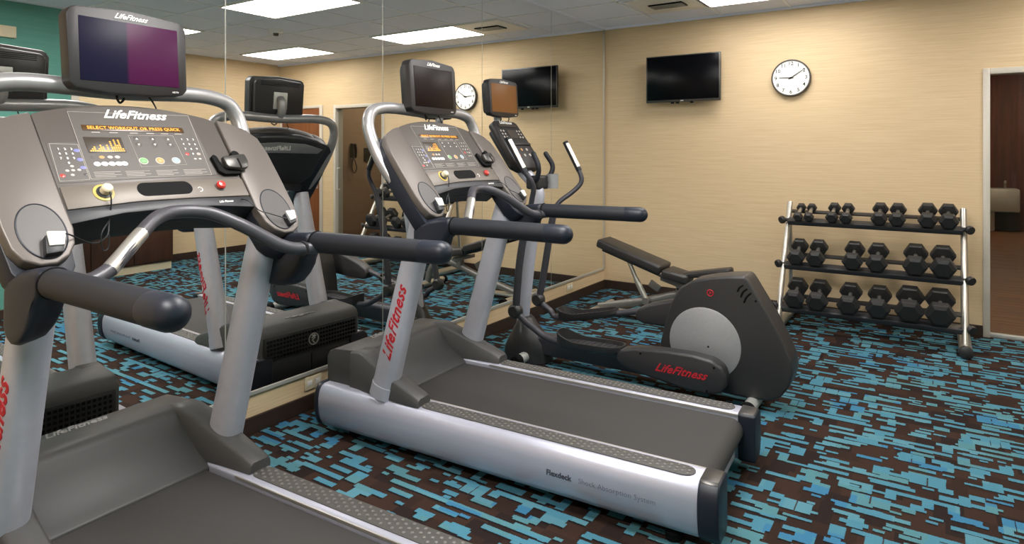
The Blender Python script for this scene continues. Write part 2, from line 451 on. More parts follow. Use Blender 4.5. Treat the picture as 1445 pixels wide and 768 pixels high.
# outlets
for y, z, lb in ((-.78, .147, 'cream wall outlet plate under the mirror near the back corner'), (-3.80, .15, 'cream wall outlet under the mirror at the farther treadmill front')):
    t = tag(empty('wall_outlet', (0, y, z)), lb, 'outlet')
    MB().box((.005, 0, 0), (.009, .115, .072), .003).build('plate', CREAM, t)
    for s in (-1, 1): MB().box((.011, s*.028, 0), (.005, .034, .03), .002).build('socket', WHITEPL, t)

# ------------------------------------------------------------------ doors and hall
d = empty('door_1', ((D0+D1)/2, 0, 0)); d['kind'] = 'structure'
o_ = (-(D0+D1)/2, 0, 0)
off = V(((D0+D1)/2, 0, 0))
b = MB(); b.span((D0, -.012, 0), (D0+.045, .13, DH), .004); b.span((D1-.045, -.012, 0), (D1, .13, DH), .004); b.span((D0+.045, -.012, DH-.045), (D1-.045, .13, DH), .004)
b.build('door_frame', DOORFRAME, d, off)
MB().span((D0+.045, .04, .03), (D1-.045, .05, DH-.045)).build('glass_pane', GLASS, d, off, flat=True)
MB().span((D0+.045, .02, .0), (D1-.045, .07, .03), .003).build('bottom_rail', STEEL, d, off)
MB().tube([(D1-.12, .0, .9), (D1-.12, -.04, .9), (D1-.12, -.04, 1.2), (D1-.12, .0, 1.2)], .01).build('pull_handle', STEEL, d, off)
d2 = empty('door_2', ((E0+E1)/2, 0, 0)); d2['kind'] = 'structure'; off = V(((E0+E1)/2, 0, 0))
MB().span((E0+.04, -.02, .005), (E1-.04, -.002, EH-.04), .002).build('door_leaf', DOORWOOD, d2, off)
b = MB(); b.span((E0-.01, -.03, 0), (E0+.04, 0, EH), .004); b.span((E1-.04, -.03, 0), (E1, 0, EH), .004); b.span((E0+.04, -.03, EH-.04), (E1-.04, 0, EH), .004)
b.build('door_frame', DOORFRAME, d2, off)
h = MB().box((E0+.11, -.026, 1.0), (.06, .016, .20), .006).build('handle_plate', STEEL, d2, off)
MB().tube([(E0+.11, -.03, .99), (E0+.11, -.07, .99), (E0+.13, -.078, .99), (E0+.24, -.078, .99)], .011).build('lever', STEEL, h, off)

shell('floor_hall', lambda b: b.span((2.2, .12, -.05), (5.1, 8.5, 0)), HALLFLOOR)
shell('wall_hall_back', lambda b: b.span((2.2, 8.4, 0), (5.1, 8.5, 2.95)), HALLWOOD)
HALLSIDE = wallpaper('brown_hall_wallpaper', '857565', '908070')
shell('wall_hall_right', lambda b: b.span((5.0, .12, 0), (5.1, 8.4, 2.95)), HALLSIDE)
shell('wall_hall_left', lambda b: b.span((2.2, .12, 0), (2.3, 8.4, 2.95)), HALLWOOD)
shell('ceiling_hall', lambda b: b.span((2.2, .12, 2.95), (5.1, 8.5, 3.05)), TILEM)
HALLGLOW = mat('warm_hall_lamp', 'ffffff', .5, 0, 0, emit='ffe0bc', es=42)
t = tag(empty('unseen_hall_lamp', (3.9, 6.9, 2.95)), 'unseen warm ceiling lamp added at the far end of the hall beyond the glass door', 'light')  # both hall lamps are out of sight, added to light the hall
MB().lathe([(0, 0), (.30, 0), (.30, -.02), (0, -.02)], (0, 0, -.001)).build('lens', HALLGLOW, t)
t = tag(empty('unseen_hall_lamp', (4.0, 1.6, 2.95)), 'unseen warm ceiling lamp added in the hall just beyond the glass door', 'light')
MB().lathe([(0, 0), (.30, 0), (.30, -.02), (0, -.02)], (0, 0, -.001)).build('lens', HALLGLOW, t)
# drinking fountain on the far hall wall
t = tag(empty('drinking_fountain', (3.83, 8.39, 0)), 'pale steel drinking fountain on the dark hall wall beyond the glass door', 'drinking fountain')
MB().span((-.30, -.42, .36), (.30, 0, .77), .03).build('basin', STEEL, t)
MB().span((-.30, -.30, .0), (-.05, 0, .36), .02).build('cabinet', STEEL, t)
MB().tube([(.1, -.2, .77), (.1, -.2, .86), (.1, -.26, .9), (.1, -.3, .88)], .018).build('spout', CHROME, t)
t = tag(empty('wall_telephone', (4.995, 1.05, 1.42)), 'black wall telephone with a hanging cord on the hall wall', 'telephone')
MB().box((-.03, 0, .02), (.06, .09, .24), .01).build('base', BLACK, t)
MB().tube([(-.08, 0, .12), (-.09, 0, .02), (-.08, 0, -.08)], .022, smooth=4).build('handset', BLACK, t)
MB().tube([(-.05, 0, -.1), (-.06, .05, -.25), (-.06, .0, -.34), (-.06, -.05, -.25), (-.05, -.02, -.1)], .008, smooth=5).build('cord', CORD, t)
for y, z, lb in ((.72, 1.10, 'dark square plaque on the hall wall left of the telephone in the mirror'), (1.45, 1.38, 'dark square plaque on the hall wall above the other plaque')):
    tag(MB().box((4.99, y, z), (.02, .28, .22), .004).build('wall_plaque', DARK), lb, 'plaque')

# far right cabinet seen in the mirror, teal wall fittings
t = tag(empty('storage_cabinet', (5.18, -2.6, 0)), 'dark brown wooden cabinet along the wall facing the mirror', 'cabinet')
MB().span((-.24, -.70, .09), (.255, .70, .88), .004).build('carcass', CABWOOD, t)
MB().span((-.22, -.69, 0), (.25, .69, .09)).build('plinth', CREAM, t)
MB().span((-.27, -.72, .88), (.258, .72, .92), .006).build('worktop', CABWOOD, t)
for i in range(3):
    dr = MB().span((-.258, -.69+i*.463, .11), (-.24, -.69+i*.463+.453, .865), .003).build('door', CABWOOD, t)
    MB().tube([(-.262, -.69+i*.463+.40, .72), (-.285, -.69+i*.463+.40, .72), (-.285, -.69+i*.463+.40, .80), (-.262, -.69+i*.463+.40, .80)], .005).build('handle', STEEL, dr)
t = struct(empty('window_1', (JX, -3.86, 1.0)))
b = MB()
for y0_, y1_, z0_, z1_ in ((-.34, -.31, -.25, .16), (-.01, .02, -.25, .16), (-.31, -.01, .13, .16), (-.31, -.01, -.25, -.22)): b.span((-.025, y0_, z0_), (-.001, y1_, z1_), .003)
b.build('window_frame', WHITEPL, t)
MB().span((-.012, -.31, -.22), (-.002, -.01, .13)).build('window_pane', mat('bright_window_pane', 'bcd8ec', .2, 0, .03, emit='c4def2', es=.5), t)
MB().span((-.06, -.36, -.275), (-.001, .04, -.25), .003).build('window_sill', WHITEPL, t)
t = tag(empty('wall_sensor', (JX, -3.99, 2.47)), 'small cream box high on the teal wall', 'sensor')
MB().span((-.03, -.12, -.05), (-.001, .06, .05), .004).build('body', CREAM, t)

# ------------------------------------------------------------------ treadmill
LOGO = 'LifeFitness'
def make_monitor(root, cx, zc, w=.40, h=.27, scr=SCREEN_DARK, y0=0.0, small='HDTV'):
    """flat screen monitor facing +x, centred on (cx, y0, zc); cx is the front face"""
    R = Matrix.Translation((cx, y0, zc)) @ Matrix.Rotation(math.radians(-4), 4, 'Y')
    m = MB(R)
    hw, hh = w/2, h/2
    out = [(-hw+.004, -hh+.02), (-hw+.02, -hh+.002), (-.08, -hh-.008), (.08, -hh-.008), (hw-.02, -hh+.002), (hw-.004, -hh+.02),
           (hw, hh-.03), (hw-.012, hh-.008), (hw-.03, hh), (0, hh+.012), (-hw+.03, hh), (-hw+.012, hh-.008), (-hw, hh-.03)]
    m.prism(out, -.055, 0, 'x', .006)
    m.prism([(y*.9, z*.88) for y, z in out], -.085, -.05, 'x', .012)
    mon = m.build('monitor', BEZEL, root)
    # the screen keeps its own centred coordinates
    s = MB(); s.span((-.004, -.165, -.105), (.002, .165, .105), .002)
    so = s.build('screen', scr, mon); so.matrix_local = R @ Matrix.Translation((.0, 0, -.002))
    lettering(LOGO, .026, R @ frame((.0012, 0, hh-.014), (0, 1, 0), (0, 0, 1)), 'logo', WHITE, mon, .6, .0005)
    lettering(small, .009, R @ frame((.0012, hw-.05, -hh+.010), (0, 1, 0), (0, 0, 1)), 'small_print', WHITE, mon, 0, 0)
    b = MB(R)
    for k in range(4): b.box((-.086, 0, hh-.05+k*.008), (.004, w*.7, .003))
    b.build('rear_vent', BLACK, mon)
    b = MB(R); b.box((-.088, 0, -.01), (.008, .10, .11), .003); b.build('mount_plate', STEEL, mon)
    return mon, R

PC = V((.45, 0, 1.58)); CU = V((0, 1, 0)); CV = V((.605, 0, -.796)).normalized(); CN = CU.cross(-CV)
KM = frame(PC, CU, -CV)          # console plane: x = across, y = up the slope, z = out of the face
def cpos(u, v, h=0): return KM @ V((u, -v, h))

def make_treadmill():
    root = empty('treadmill', (0, 0, 0))
    # --- side rails
    for s in (-1, 1):
        prof = [(.285, .222), (.285, .252), (.292, .258), (.388, .2575), (.404, .249), (.416, .234), (.424, .215), (.428, .19), (.429, .155), (.425, .115), (.415, .08), (.40, .055), (.385, .048), (.30, .048), (.30, .10), (.285, .12)]
        pr = [(s*y, z) for y, z in prof]
        rail = MB().prism(pr, .045, 1.955, 'x', .003, 2, ang=35).build('side_rail', SILVER_RAIL, root)
        cap = [(s*y, z) for y, z in [(.280, .225), (.280, .256), (.292, .262), (.390, .2615), (.408, .252), (.421, .237), (.429, .217), (.433, .19), (.434, .155), (.43, .112), (.42, .075), (.402, .05), (.385, .043), (.30, .043), (.28, .055)]]
        MB().prism(cap, 1.955, 2.03, 'x', .008, 3, ang=35).build('end_cap', DARKBLUE, rail)
        MB().prism([(s*y, z) for y, z in [(.285, .252), (.292, .264), (.390, .264), (.404, .256)]], 1.956, 2.022, 'x', .001).build('end_cap_top', TVEDGE, rail)
        MB().prism(cap, .018, .046, 'x', .008, 3, ang=35).build('front_cap', DARKBLUE, rail)
        # studded foot pad
        yc, hw = s*.349, .040
        out = []
        for k in range(9): a = PI/2+PI*k/8; out.append((.70+hw*math.cos(a), yc+hw*math.sin(a)))
        for k in range(9): a = -PI/2+PI*k/8; out.append((1.89+hw*math.cos(a), yc+hw*math.sin(a)))
        pad = MB().prism(out, .2575, .2615, 'z', .001).build('foot_pad', PADM, rail)
        st = MB()
        i = 0; x = .685
        while x < 1.91:
            for dy in ((-.026, 0, .026) if i % 2 == 0 else (-.013, .013)):
                st.lathe([(.0068, -.001), (.0058, .0024), (.0034, .0038), (0, .004)], (x, yc+dy, .2615), n=8)
            x += .0235; i += 1
        st.build('stud', STUD, pad)['kind'] = 'stuff'
        # inner bright strip
        MB().span((.62, s*.281, .248), (1.955, s*.286, .2555)).build('edge_strip', CHROME, rail)
        P = V((1.56, s*.4300, .150))
        X = V((1, 0, 0)) if s < 0 else V((-1, 0, 0))
        xo = -.0 
        lettering('Flexdeck', .031, frame(P-X*.155, X, (0, 0, 1)), 'lettering', DKPRINT, rail, 0, .0009, .0004)
        lettering('Shock Absorption System', .030, frame(P+X*.088, X, (0, 0, 1)), 'lettering', mat('faint_print', '666a7a', .6) if s < 0 else DKPRINT, rail, 0, -.0004, .0004)
        # foot under the rail
        MB().lathe([(0, 0), (.03, 0), (.03, .03), (.018, .035), (.018, .055), (0, .055)], (1.85, s*.36, 0)).build('levelling_foot', BLACK, rail)
        MB().lathe([(0, -.015), (.035, -.015), (.038, 0), (.035, .015), (0, .015)], (.22, s*.34, .038), (0, 1, 0)).build('transport_wheel', BLACK, rail)
    # --- deck and belt
    MB().span((.30, -.283, .165), (1.90, .283, .222)).build('deck', BLACK, root)
    zc, r, x1 = .185, .055, 1.925
    prof = [(.40, zc+r), (x1, zc+r)]+[(x1+r*math.sin(a), zc+r*math.cos(a)) for a in [PI*k/12 for k in range(1, 12)]]+[(x1, zc-r), (.40, zc-r)]
    inner = [(x, zc+(z-zc)*.9 if x < x1 else z) for x, z in prof]
    b = MB(); rings = []
    for y in (-.272, .272): rings.append([V((x, y, z)) for x, z in prof])
    b.loft(rings, caps=True)
    b.build('running_belt', BELTM, root, ang=50)
    MB().tube([(x1, -.284, zc), (x1, .284, zc)], .03).build('rear_roller', STEEL, root)
    MB().span((1.90, -.28, .06), (1.945, .28, .125), .006).build('rear_crossbar', SILVER, root)
    MB().span((.10, -.28, .06), (.16, .28, .11), .006).build('front_crossbar', DARK, root)
    # --- motor cover
    hood = [(.035, .10), (.028, .385), (.045, .412), (.08, .428), (.18, .437), (.262, .440), (.282, .434), (.298, .415), (.325, .372), (.36, .325), (.40, .285), (.44, .258), (.462, .2475), (.462, .225), (.30, .222), (.12, .222), (.10, .10)]
    b = MB(); b.prism(hood, -.352, .352, 'y', .006, 2, ang=40)
    hd = b.build('motor_cover', HOODM, root)
    lettering(LOGO, .05, frame((.12, -.02, .4345), (0, 1, 0), (-1, 0, .06)), 'logo', TUBE_GREY, hd, .35, .001, .001)
    MB().prism([(.05, .402), (.075, .418), (.10, .424), (.10, .4275), (.078, .4225), (.05, .4075)], -.33, .33, 'y').build('front_seam', DARK, hd)
    for s in (-1, 1):
        rings = []
        # fairing: tall beside the motor cover, low flat toe at its rear end; narrows inward curve like a shell
        secs = [(.20, .436, .262, .365), (.262, .443, .25, .37), (.30, .437, .258, .378), (.36, .415, .275, .388), (.44, .382, .288, .396), (.52, .352, .297, .40), (.60, .325, .303, .402), (.655, .305, .307, .402), (.668, .296, .309, .40)]
        for x, zt, yi, yo in secs:
            zb = .2595
            rings.append([V((x, s*yi, zb)), V((x, s*(yi+.004), zt-.012)), V((x, s*(yi+.016), zt)), V((x, s*(yo-.014), zt-.002)), V((x, s*(yo-.002), zt-.014)), V((x, s*yo, zb))])
        # drop the tall front of the fairing down to the rail behind the cover face
        MB().loft(rings).build('fairing', HOODM, root, ang=50)
    vp = MB().span((.022, -.335, .23), (.034, .335, .372), .004).build('vent_panel', DARK, root)
    g = MB()
    for i in range(5):
        for k in range(30):
            y = -.31+k*.0214
            if abs(y) < .045 and 0 < i < 4: continue
            g.box((.0205, y, .252+i*.024), (.004, .012, .013))
    vh = g.build('vent_slot', BLACK, vp); vh['kind'] = 'stuff'
    e = MB().lathe([(.036, -.001), (.036, .004), (.031, .004), (.031, -.001)], (.0225, 0, .30), (-1, 0, 0)).build('emblem', STEEL, vp)
    b = MB(); b.tube([(.0195, -.012, .325), (.0195, .008, .305), (.0195, -.012, .295), (.0195, .004, .275)], .004); b.tube([(.0195, .015, .318), (.0195, -.016, .308)], .0035)
    b.lathe([(0, 0), (.006, 0), (.006, .003), (0, .003)], (.0215, .004, .322), (-1, 0, 0)); b.build('figure', STEEL, e)
    lp = MB().span((.024, -.32, .105), (.036, -.02, .215), .004).span((.024, -.01, .105), (.036, .32, .215), .004).build('lower_panel', DARK, root)
    # --- uprights
    for s in (-1, 1):
        p0, p1 = V((.425, s*.362, .262)), V((.676, s*.367, 1.14))
        n = 24; ax = (p1-p0).normalized()
        fx = (V((1, 0, 0))-ax*ax.x).normalized(); fy = ax.cross(fx)
        rings = []
        for t, k in ((0, 1.08), (.10, 1.03), (.5, .98), (1, .9)):
            c = p0.lerp(p1, t)
            ring = []
            for j in range(n):
                a = 2*PI*j/n; ca, sa = math.cos(a), math.sin(a)
                ex = abs(ca)**.8*(1 if ca >= 0 else -1); ey = abs(sa)**.8*(1 if sa >= 0 else -1)
                ring.append(c+fx*.062*k*ex+fy*.054*k*ey)
            rings.append(ring)
        up = MB().loft(rings).build('upright', SILVER, root)
        # collar patch at the foot of the upright
        rings = []
        for t, k in ((0.002, 1.09), (.07, 1.062)):
            c = p0.lerp(p1, t); rings.append([c+fx*.0635*k*(abs(math.cos(2*PI*j/n))**.8*(1 if math.cos(2*PI*j/n) >= 0 else -1))+fy*.0555*k*(abs(math.sin(2*PI*j/n))**.8*(1 if math.sin(2*PI*j/n) >= 0 else -1)) for j in range(n)])
        MB().loft(rings).build('collar', SILVER, up)
        MB().lathe([(0, 0), (.006, 0), (.006, .003), (0, .003)], p0.lerp(p1, .045)+fx*.067*1.0, fx, 12).build('screw', BLACK, up)
        c = p0.lerp(p1, .36)+V((0, s*.0545, 0))
        yd = ax.cross(V((0, s, 0)))
        c = p0.lerp(p1, .425); acr = V((0, s, 0)).cross(ax)
        tx = lettering(LOGO, .082, Matrix.Identity(4), 'lettering', RED, up, .5, .0014, .0012, 1.06)
        for v_ in tx.data.vertices:
            q = v_.co; yy = q.y*.92+(.006 if acr.dot(fx) > 0 else -.006)
            tt = .425+q.x/(p1-p0).length; kk = 1.03-(tt-.1)*.125 if tt < .5 else .98-(tt-.5)*.16
            dep = .0545*kk*max(0, 1-min(1, abs(yy)/(.0622*kk))**2.5)**.4
            v_.co = c+ax*q.x+acr*yy+V((0, s, 0))*(dep+q.z+.0004)
    # --- console
    cen = [(-.303, .385), (-.303, .02)]+[(-.303+.606*k/16, .02-.053*math.sin(PI*k/16)**.8) for k in range(1, 16)]+[(.303, .02), (.303, .385)]
    # slope plane prism: KM maps (u, -v, h)
    top = [(u, -v) for u, v in cen]
    con = MB(KM).prism(top, -.055, 0, 'z', .006, 2, ang=40).build('console', TAUPE, root)
    # membrane overlay with thin outline
    ol = [(-.200, .008), (.205, .002), (.192, .272), (-.206, .272)]
    def outline(pts, w, h, nm, m, par):
        b = MB(KM)
        for i in range(len(pts)):
            a, c = pts[i], pts[(i+1) % len(pts)]
            b.tube([(a[0], -a[1], h), (c[0], -c[1], h)], w, 6)
        return b.build(nm, m, par)
    ov = MB(KM).prism([(u, -v) for u, v in [(-.200, .0), (-.1, -.018), (0, -.024), (.1, -.02), (.205, -.006), (.215, .272), (-.295, .282), (-.292, .135), (-.205, .13)]], -.001, .0012, 'z').build('membrane', OVERLAY, con)
    outline(ol, .0008, .0014, 'outline', GREYPRINT, ov)
    outline([(-.284, .137), (-.207, .140), (-.21, .273), (-.292, .276)], .0008, .0014, 'outline', GREYPRINT, ov)
    outline([(-.042, .100), (.112, .098), (.116, .225), (-.042, .23)], .0006, .0014, 'outline', GREYPRINT, ov)
    lettering(LOGO, .050, KM @ Matrix.Translation((.006, -.013, .002)), 'logo', WHITE, con, .6, .0010, .0012)
    # message display
    md = MB(KM).span((-.176, -.084, .001), (.160, -.061, .003), .001).build('message_display', LEDBG, con)
    lettering('SELECT WORKOUT OR PRESS QUICK', .0175, KM @ Matrix.Translation((-.008, -.0722, .0034)), 'message', ORANGE, md, 0, .0002, .0002, 1.06)
    for u in (-.140, -.085, -.02, .035, .085, .135): MB(KM).span((u-.013, -.0915, .001), (u+.013, -.0885, .0018)).build('caption', GREYPRINT, con)
    pd = MB(KM).span((-.184, -.172, .001), (-.070, -.110, .003), .001).build('profile_display', LEDDARK, con)
    hs = [2, 3, 4, 2, 3, 5, 6, 2, 4, 7, 5, 4, 8, 6, 7, 3]
    b = MB(KM)
    for i, n_ in enumerate([1, 2, 3, 1, 2, 4, 3, 1, 4, 1, 6, 3, 7, 4, 7, 2]):
        for k in range(n_): b.span((-.178+i*.0066, -.168+k*.0072, .003), (-.1735+i*.0066, -.1635+k*.0072, .0036))
    b.build('bar_graph', ORANGE, pd)
    def btn(u, v, ru, rv, m, nm='button', h=.003, par=con, n=14):
        b = MB(KM); ring = [[V((u+ru*k*math.cos(2*PI*j/n), -v+rv*k*math.sin(2*PI*j/n), hh)) for j in range(n)] for k, hh in ((1, 0), (1, h*.6), (.8, h))]
        return b.loft(ring).build(nm, m, par)
    def sym(txt, u, v, size, m, par, nm='symbol', h=.0033): lettering(txt, size, KM @ Matrix.Translation((u, -v, h)), nm, m, par, 0, .0002, .0001)
    for (u0, v0, du, dv, last) in ((-.265, .158, .0178, .0175, False), (.139, .114, .0215, .0215, True)):
        k = 0
        for r_ in range(3):
            for c_ in range(3):
                k += 1
                o = btn(u0+c_*du-r_*.001, v0+r_*dv, .0066, .0052, DKBTN, 'key', .002)
                sym(str(k), u0+c_*du-r_*.001, v0+r_*dv, .0115, WHITE, o, 'digit', .0022)
        if last:
            btn(u0-.003, v0+3*dv, .0075, .0065, REDBTN, 'key', .002)
            o = btn(u0+du-.003, v0+3*dv, .0066, .0052, DKBTN, 'key', .002); sym('0', u0+du-.003, v0+3*dv, .0115, WHITE, o, 'digit', .0022)
            btn(u0+2*du-.003, v0+3*dv, .0075, .006, GREYPRINT, 'key', .002)
            for q in range(2): btn(.158+q*.018, .200, .006, .004, BTN, 'key', .0015)
        else:
            o = btn(u0+du-.003, v0+3*dv, .0066, .0052, DKBTN, 'key', .002); sym('0', u0+du-.003, v0+3*dv, .0115, WHITE, o, 'digit', .0022)
    for v in (.163, .198, .228): btn(-.2155, v, .0095, .0065, VIOLET, 'key', .002)
    btn(-.279, .256, .0075, .0065, REDBTN, 'power_key', .002)
    for u, v in ((-.262, .238), (-.246, .237), (-.229, .236), (-.252, .254), (-.245, .222)): btn(u, v, .0058, .0045, BTN, 'key', .0018)
    btn(-.214, .254, .0085, .005, TVEDGE, 'key', .002)
    for u in (-.02, .034, .088):
        fr = MB(KM).prism([(u+.0125*math.cos(a), -.127+(.0135 if math.sin(a) > 0 else -.0135)+.0125*math.sin(a)) for a in [2*PI*j/20 for j in range(20)]], 0, .0016, 'z').build('rocker', OVERLAY, con)
        for v, up_ in ((.115, 1), (.139, -1)):
            o = btn(u, v, .0105, .0100, DKBTN, 'arrow_key')
            MB(KM).prism([(u-.004, -v-.003*up_), (u+.004, -v-.003*up_), (u, -v+.004*up_)], .003, .0036, 'z').build('arrow', WHITE, o)
    for u, m_ in ((-.026, GREENBTN), (.029, AMBERBTN), (.085, BLUEBTN)):
        o = btn(u, .206, .0155, .0140, BTN, 'round_key', .002); btn(u, .206, .0125, .0112, m_, 'key_cap', .004, o)
    for u in (-.176, -.151, -.126, -.104): btn(u, .189, .0085, .006, DKBTN if u < -.17 else (AMBERBTN if u < -.15 else BTN), 'program_key', .002)
    for u in (-.172, -.150, -.128, -.107, -.090): btn(u, .2155, .0105, .0085, WHITE, 'program_key', .0025)
    b = MB(KM)
    for u0, u1 in ((-.192, -.112), (-.098, -.02), (.0, .075), (.095, .18)):
        for k in range(4): b.span((u0, -.246-k*.006, .001), (u1-.02*(k % 2), -.2475-k*.006, .0016))
    b.build('instructions', GREYPRINT, con)
    # accessory tray strip
    trp = MB(KM).prism([(u, -v) for u, v in [(-.300, .297), (-.1, .290), (0, .288), (.1, .290), (.300, .297), (.300, .372), (.1, .366), (0, .365), (-.1, .366), (-.300, .378)]], -.01, .006, 'z', .003).build('accessory_tray', TRAY, con)
    sl = [(-.06+.026*math.cos(a)-.002, -.323+.026*math.sin(a)) for a in [PI/2+PI*k/10 for k in range(11)]]+[(.072+.026*math.cos(a)-.002, -.323+.026*math.sin(a)) for a in [-PI/2+PI*k/10 for k in range(11)]]
    MB(KM).prism(sl, .0045, .0066, 'z').build('slot', BLACK, trp)
    k1 = MB(KM).lathe([(0, .005), (.030, .005), (.030, .008), (.024, .009), (0, .009)], (-.189, -.327, 0)).build('key_ring', YELLOW, trp)
    MB(KM).lathe([(0, .008), (.022, .008), (.022, .011), (.019, .012), (0, .012)], (-.189, -.327, 0)).build('key_seat', DARK, k1)
    MB(KM).lathe([(0, .010), (.016, .010), (.016, .030), (.012, .035), (0, .036)], (-.186, -.325, 0)).build('key_knob', CREAM, k1)
    k2 = MB(KM).lathe([(0, .005), (.020, .005), (.020, .008), (0, .008)], (.200, -.325, 0)).build('stop_seat', DKBTN, trp)
    MB(KM).lathe([(0, .007), (.015, .007), (.016, .016), (.012, .022), (0, .024)], (.200, -.325, 0)).build('stop_button', REDBTN, k2)
    hp = MB(KM).tube([(.121+.008*math.cos(a), -.334+.009*math.sin(a), .0065) for a in [-2.0+4.6*k/10 for k in range(11)]], .0014, 6).build('headphone_mark', WHITE, trp)
    # dark apron under the tray
    ap = MB(KM).prism([(u, -v) for u, v in [(-.306, .376), (-.1, .363), (.1, .363), (.306, .374), (.306, .420), (.15, .402), (0, .398), (-.15, .402), (-.306, .425)]], -.14, .002, 'z', .004).build('apron', DARK, con)
    lettering('Life Fitness', .012, KM @ Matrix.Translation((.2, -.388, .0024)), 'logo', WHITE, ap, .3, .0002)
    # phone cradle on the right
    cr = MB(KM).prism([(.212, -.20), (.224, -.19), (.236, -.20), (.238, -.242), (.25, -.252), (.300, -.252), (.306, -.268), (.298, -.280), (.236, -.280), (.218, -.265)], .0, .016, 'z', .004).build('cradle', BLACK, con)
    MB(KM).prism([(.242, -.212), (.30, -.205), (.338, -.20), (.34, -.235), (.330, -.262), (.31, -.268), (.25, -.262), (.243, -.248)], .012, .034, 'z', .006).build('holder', TVEDGE, cr)
    MB(KM).box((.297, -.245, .034), (.006, .04, .006), .002).build('holder_slot', BLACK, cr)
    MB(KM).lathe([(0, 0), (.016, 0), (.016, .022), (0, .024)], (.308, -.196, 0)).build('holder_stud', BLACK, cr)
    # --- side pods of the console
    pod = [(.308, .020), (.36, .036), (.42, .066), (.455, .108), (.468, .18), (.470, .30), (.470, .42), (.464, .485), (.445, .525), (.41, .545), (.37, .545), (.335, .525), (.312, .49), (.302, .44), (.305, .36)]
    for s in (-1, 1):
        pts = [(s*u, -v) for u, v in pod]
        sp = MB(KM).prism(pts, -.03, .008, 'z', .006, 3, ang=30).build('side_panel', TAUPE_L, root)
        back = [(s*(.39+(u-.39)*.99), -(v+(  .052 if v > .47 else (.012 if v > .40 else .002)))) for u, v in pod]
        MB(KM).prism(back, -.10, -.028, 'z', .004, 2, ang=30).build('side_shell', DARKBLUE, sp)
        uc, vc = s*.382, .442
        n = 36
        ell = [(uc+.058*math.cos(2*PI*k/n), -vc+.088*math.sin(2*PI*k/n)) for k in range(n)]
        cu_ = MB(KM).prism(ell, .0, .0095, 'z').build('speaker_disc', CUPM, sp)
        b = MB(KM); b.tube([(x_, y_, .009) for x_, y_ in ell+ell[:1]], .0022, 8); b.build('disc_rim', DARKBLUE, sp)
        KC = KM @ Matrix.Translation((-.018 if s < 0 else -.012, -.012, 0))
        cl = MB(KC).prism([(uc+.022, -vc-.070), (uc+.055, -vc-.062), (uc+.062, -vc-.020), (uc+.020, -vc-.020)] if s > 0 else [(uc+.0, -vc-.072), (uc+.044, -vc-.070), (uc+.058, -vc-.018), (uc+.012, -vc-.012)], .006, .030, 'z', .005).build('clip', DARK, sp)
        MB(KC).prism([(uc+.026, -vc-.058), (uc+.056, -vc-.05), (uc+.064, -vc-.014), (uc+.024, -vc-.014)] if s > 0 else [(uc+.012, -vc-.05), (uc+.048, -vc-.052), (uc+.062, -vc-.010), (uc+.016, -vc-.004)], .028, .036, 'z', .004).build('clip_cap', WHITEPL, cl)
    # --- console back shell
    bk = [(-.40, .06), (-.30, .012), (-.15, -.02), (0, -.028), (.15, -.02), (.30, .012), (.40, .06), (.38, .32), (.30, .40), (-.30, .40), (-.38, .32)]
    sh = MB(KM).prism([(u, -v) for u, v in bk], -.105, -.05, 'z', .02, 3, ang=30).build('back_shell', DARK, root)
    bandp = [(-.36, .075), (-.2, .03), (0, .018), (.2, .03), (.36, .075), (.33, .11), (0, .10), (-.33, .11)]
    bd = MB(KM).prism([(u, -v) for u, v in bandp], -.110, -.10, 'z', .002).build('back_band', TUBE_GREY, sh)
    lettering(LOGO, .05, KM @ frame((0, -.062, -.1105), (-1, 0, 0), (0, 1, 0)), 'logo', WHITE, bd, .35, .001, .001)
    # --- frame tube behind the console
    side = [(.655, .415, 1.19), (.56, .44, 1.30), (.475, .452, 1.42), (.425, .455, 1.52), (.402, .447, 1.585), (.392, .415, 1.635), (.388, .355, 1.656), (.388, .25, 1.664)]
    path = [(x, -y, z) for x, y, z in side]+[(.388, 0, 1.655)]+[(x, y, z) for x, y, z in reversed(side)]
    MB().tube(path, .029, 16, 5).build('frame_tube', TUBE_GREY, root)
    # --- monitor on a stalk
    mon, R = make_monitor(root, .455, 1.785)
    MB().tube([(.385, 0, 1.66), (.352, 0, 1.70), (.352, 0, 1.76), (.372, 0, 1.785)], .022, 12, 4, r2=.03).build('monitor_stalk', TUBE_GREY, root)
    b = MB(); b.tube([(.40, -.02, 1.655), (.42, -.03, 1.63), (.41, -.015, 1.615), (.405, .0, 1.63), (.405, -.01, 1.65)], .004, 8, 4); b.build('monitor_cable', CORD, root)
    MB().tube([(.40, .07, 1.66), (.425, .085, 1.63), (.43, .10, 1.60)], .003, 8, 4).build('monitor_cable', CORD, root)
    # --- handles
    for s in (-1, 1):
        yb = s*.425
        br = [(.678, 1.085), (.70, 1.115), (.76, 1.138), (.82, 1.150), (.885, 1.155), (.90, 1.118), (.885, 1.078), (.865, 1.062), (.845, 1.03), (.82, .992), (.79, .962), (.755, .945), (.72, .942), (.69, .955), (.675, .99)]
        bm_ = MB().prism(br, yb-s*.042, yb+s*.036, 'y', .022, 4, ang=40)
        for v_ in bm_.v:
            if v_.x < .85: v_.x += .012-.055*max(0, min(1, (abs(yb)+.036-abs(v_.y))/.078))*min(1, (.85-v_.x)/.12)
        bm_.build('handle_bracket', DARKBLUE, root)
        gr = MB().tube([(.885, yb, 1.117), (1.16, yb+s*.012, 1.118), (1.44, yb+s*.026, 1.119)], .038, 22, ends='flat').build('handrail', GRIP, root)
        MB().tube([(1.365, yb+s*.0225, 1.1187), (1.438, yb+s*.026, 1.119)], .0388, 22, ends='round').build('end_cap', DARKBLUE, gr)
        MB().lathe([(.0372, -.004), (.0405, -.003), (.0405, .003), (.0372, .004)], (.890, yb, 1.117), (1, 0, 0)).build('seam_ring', BLACK, gr)
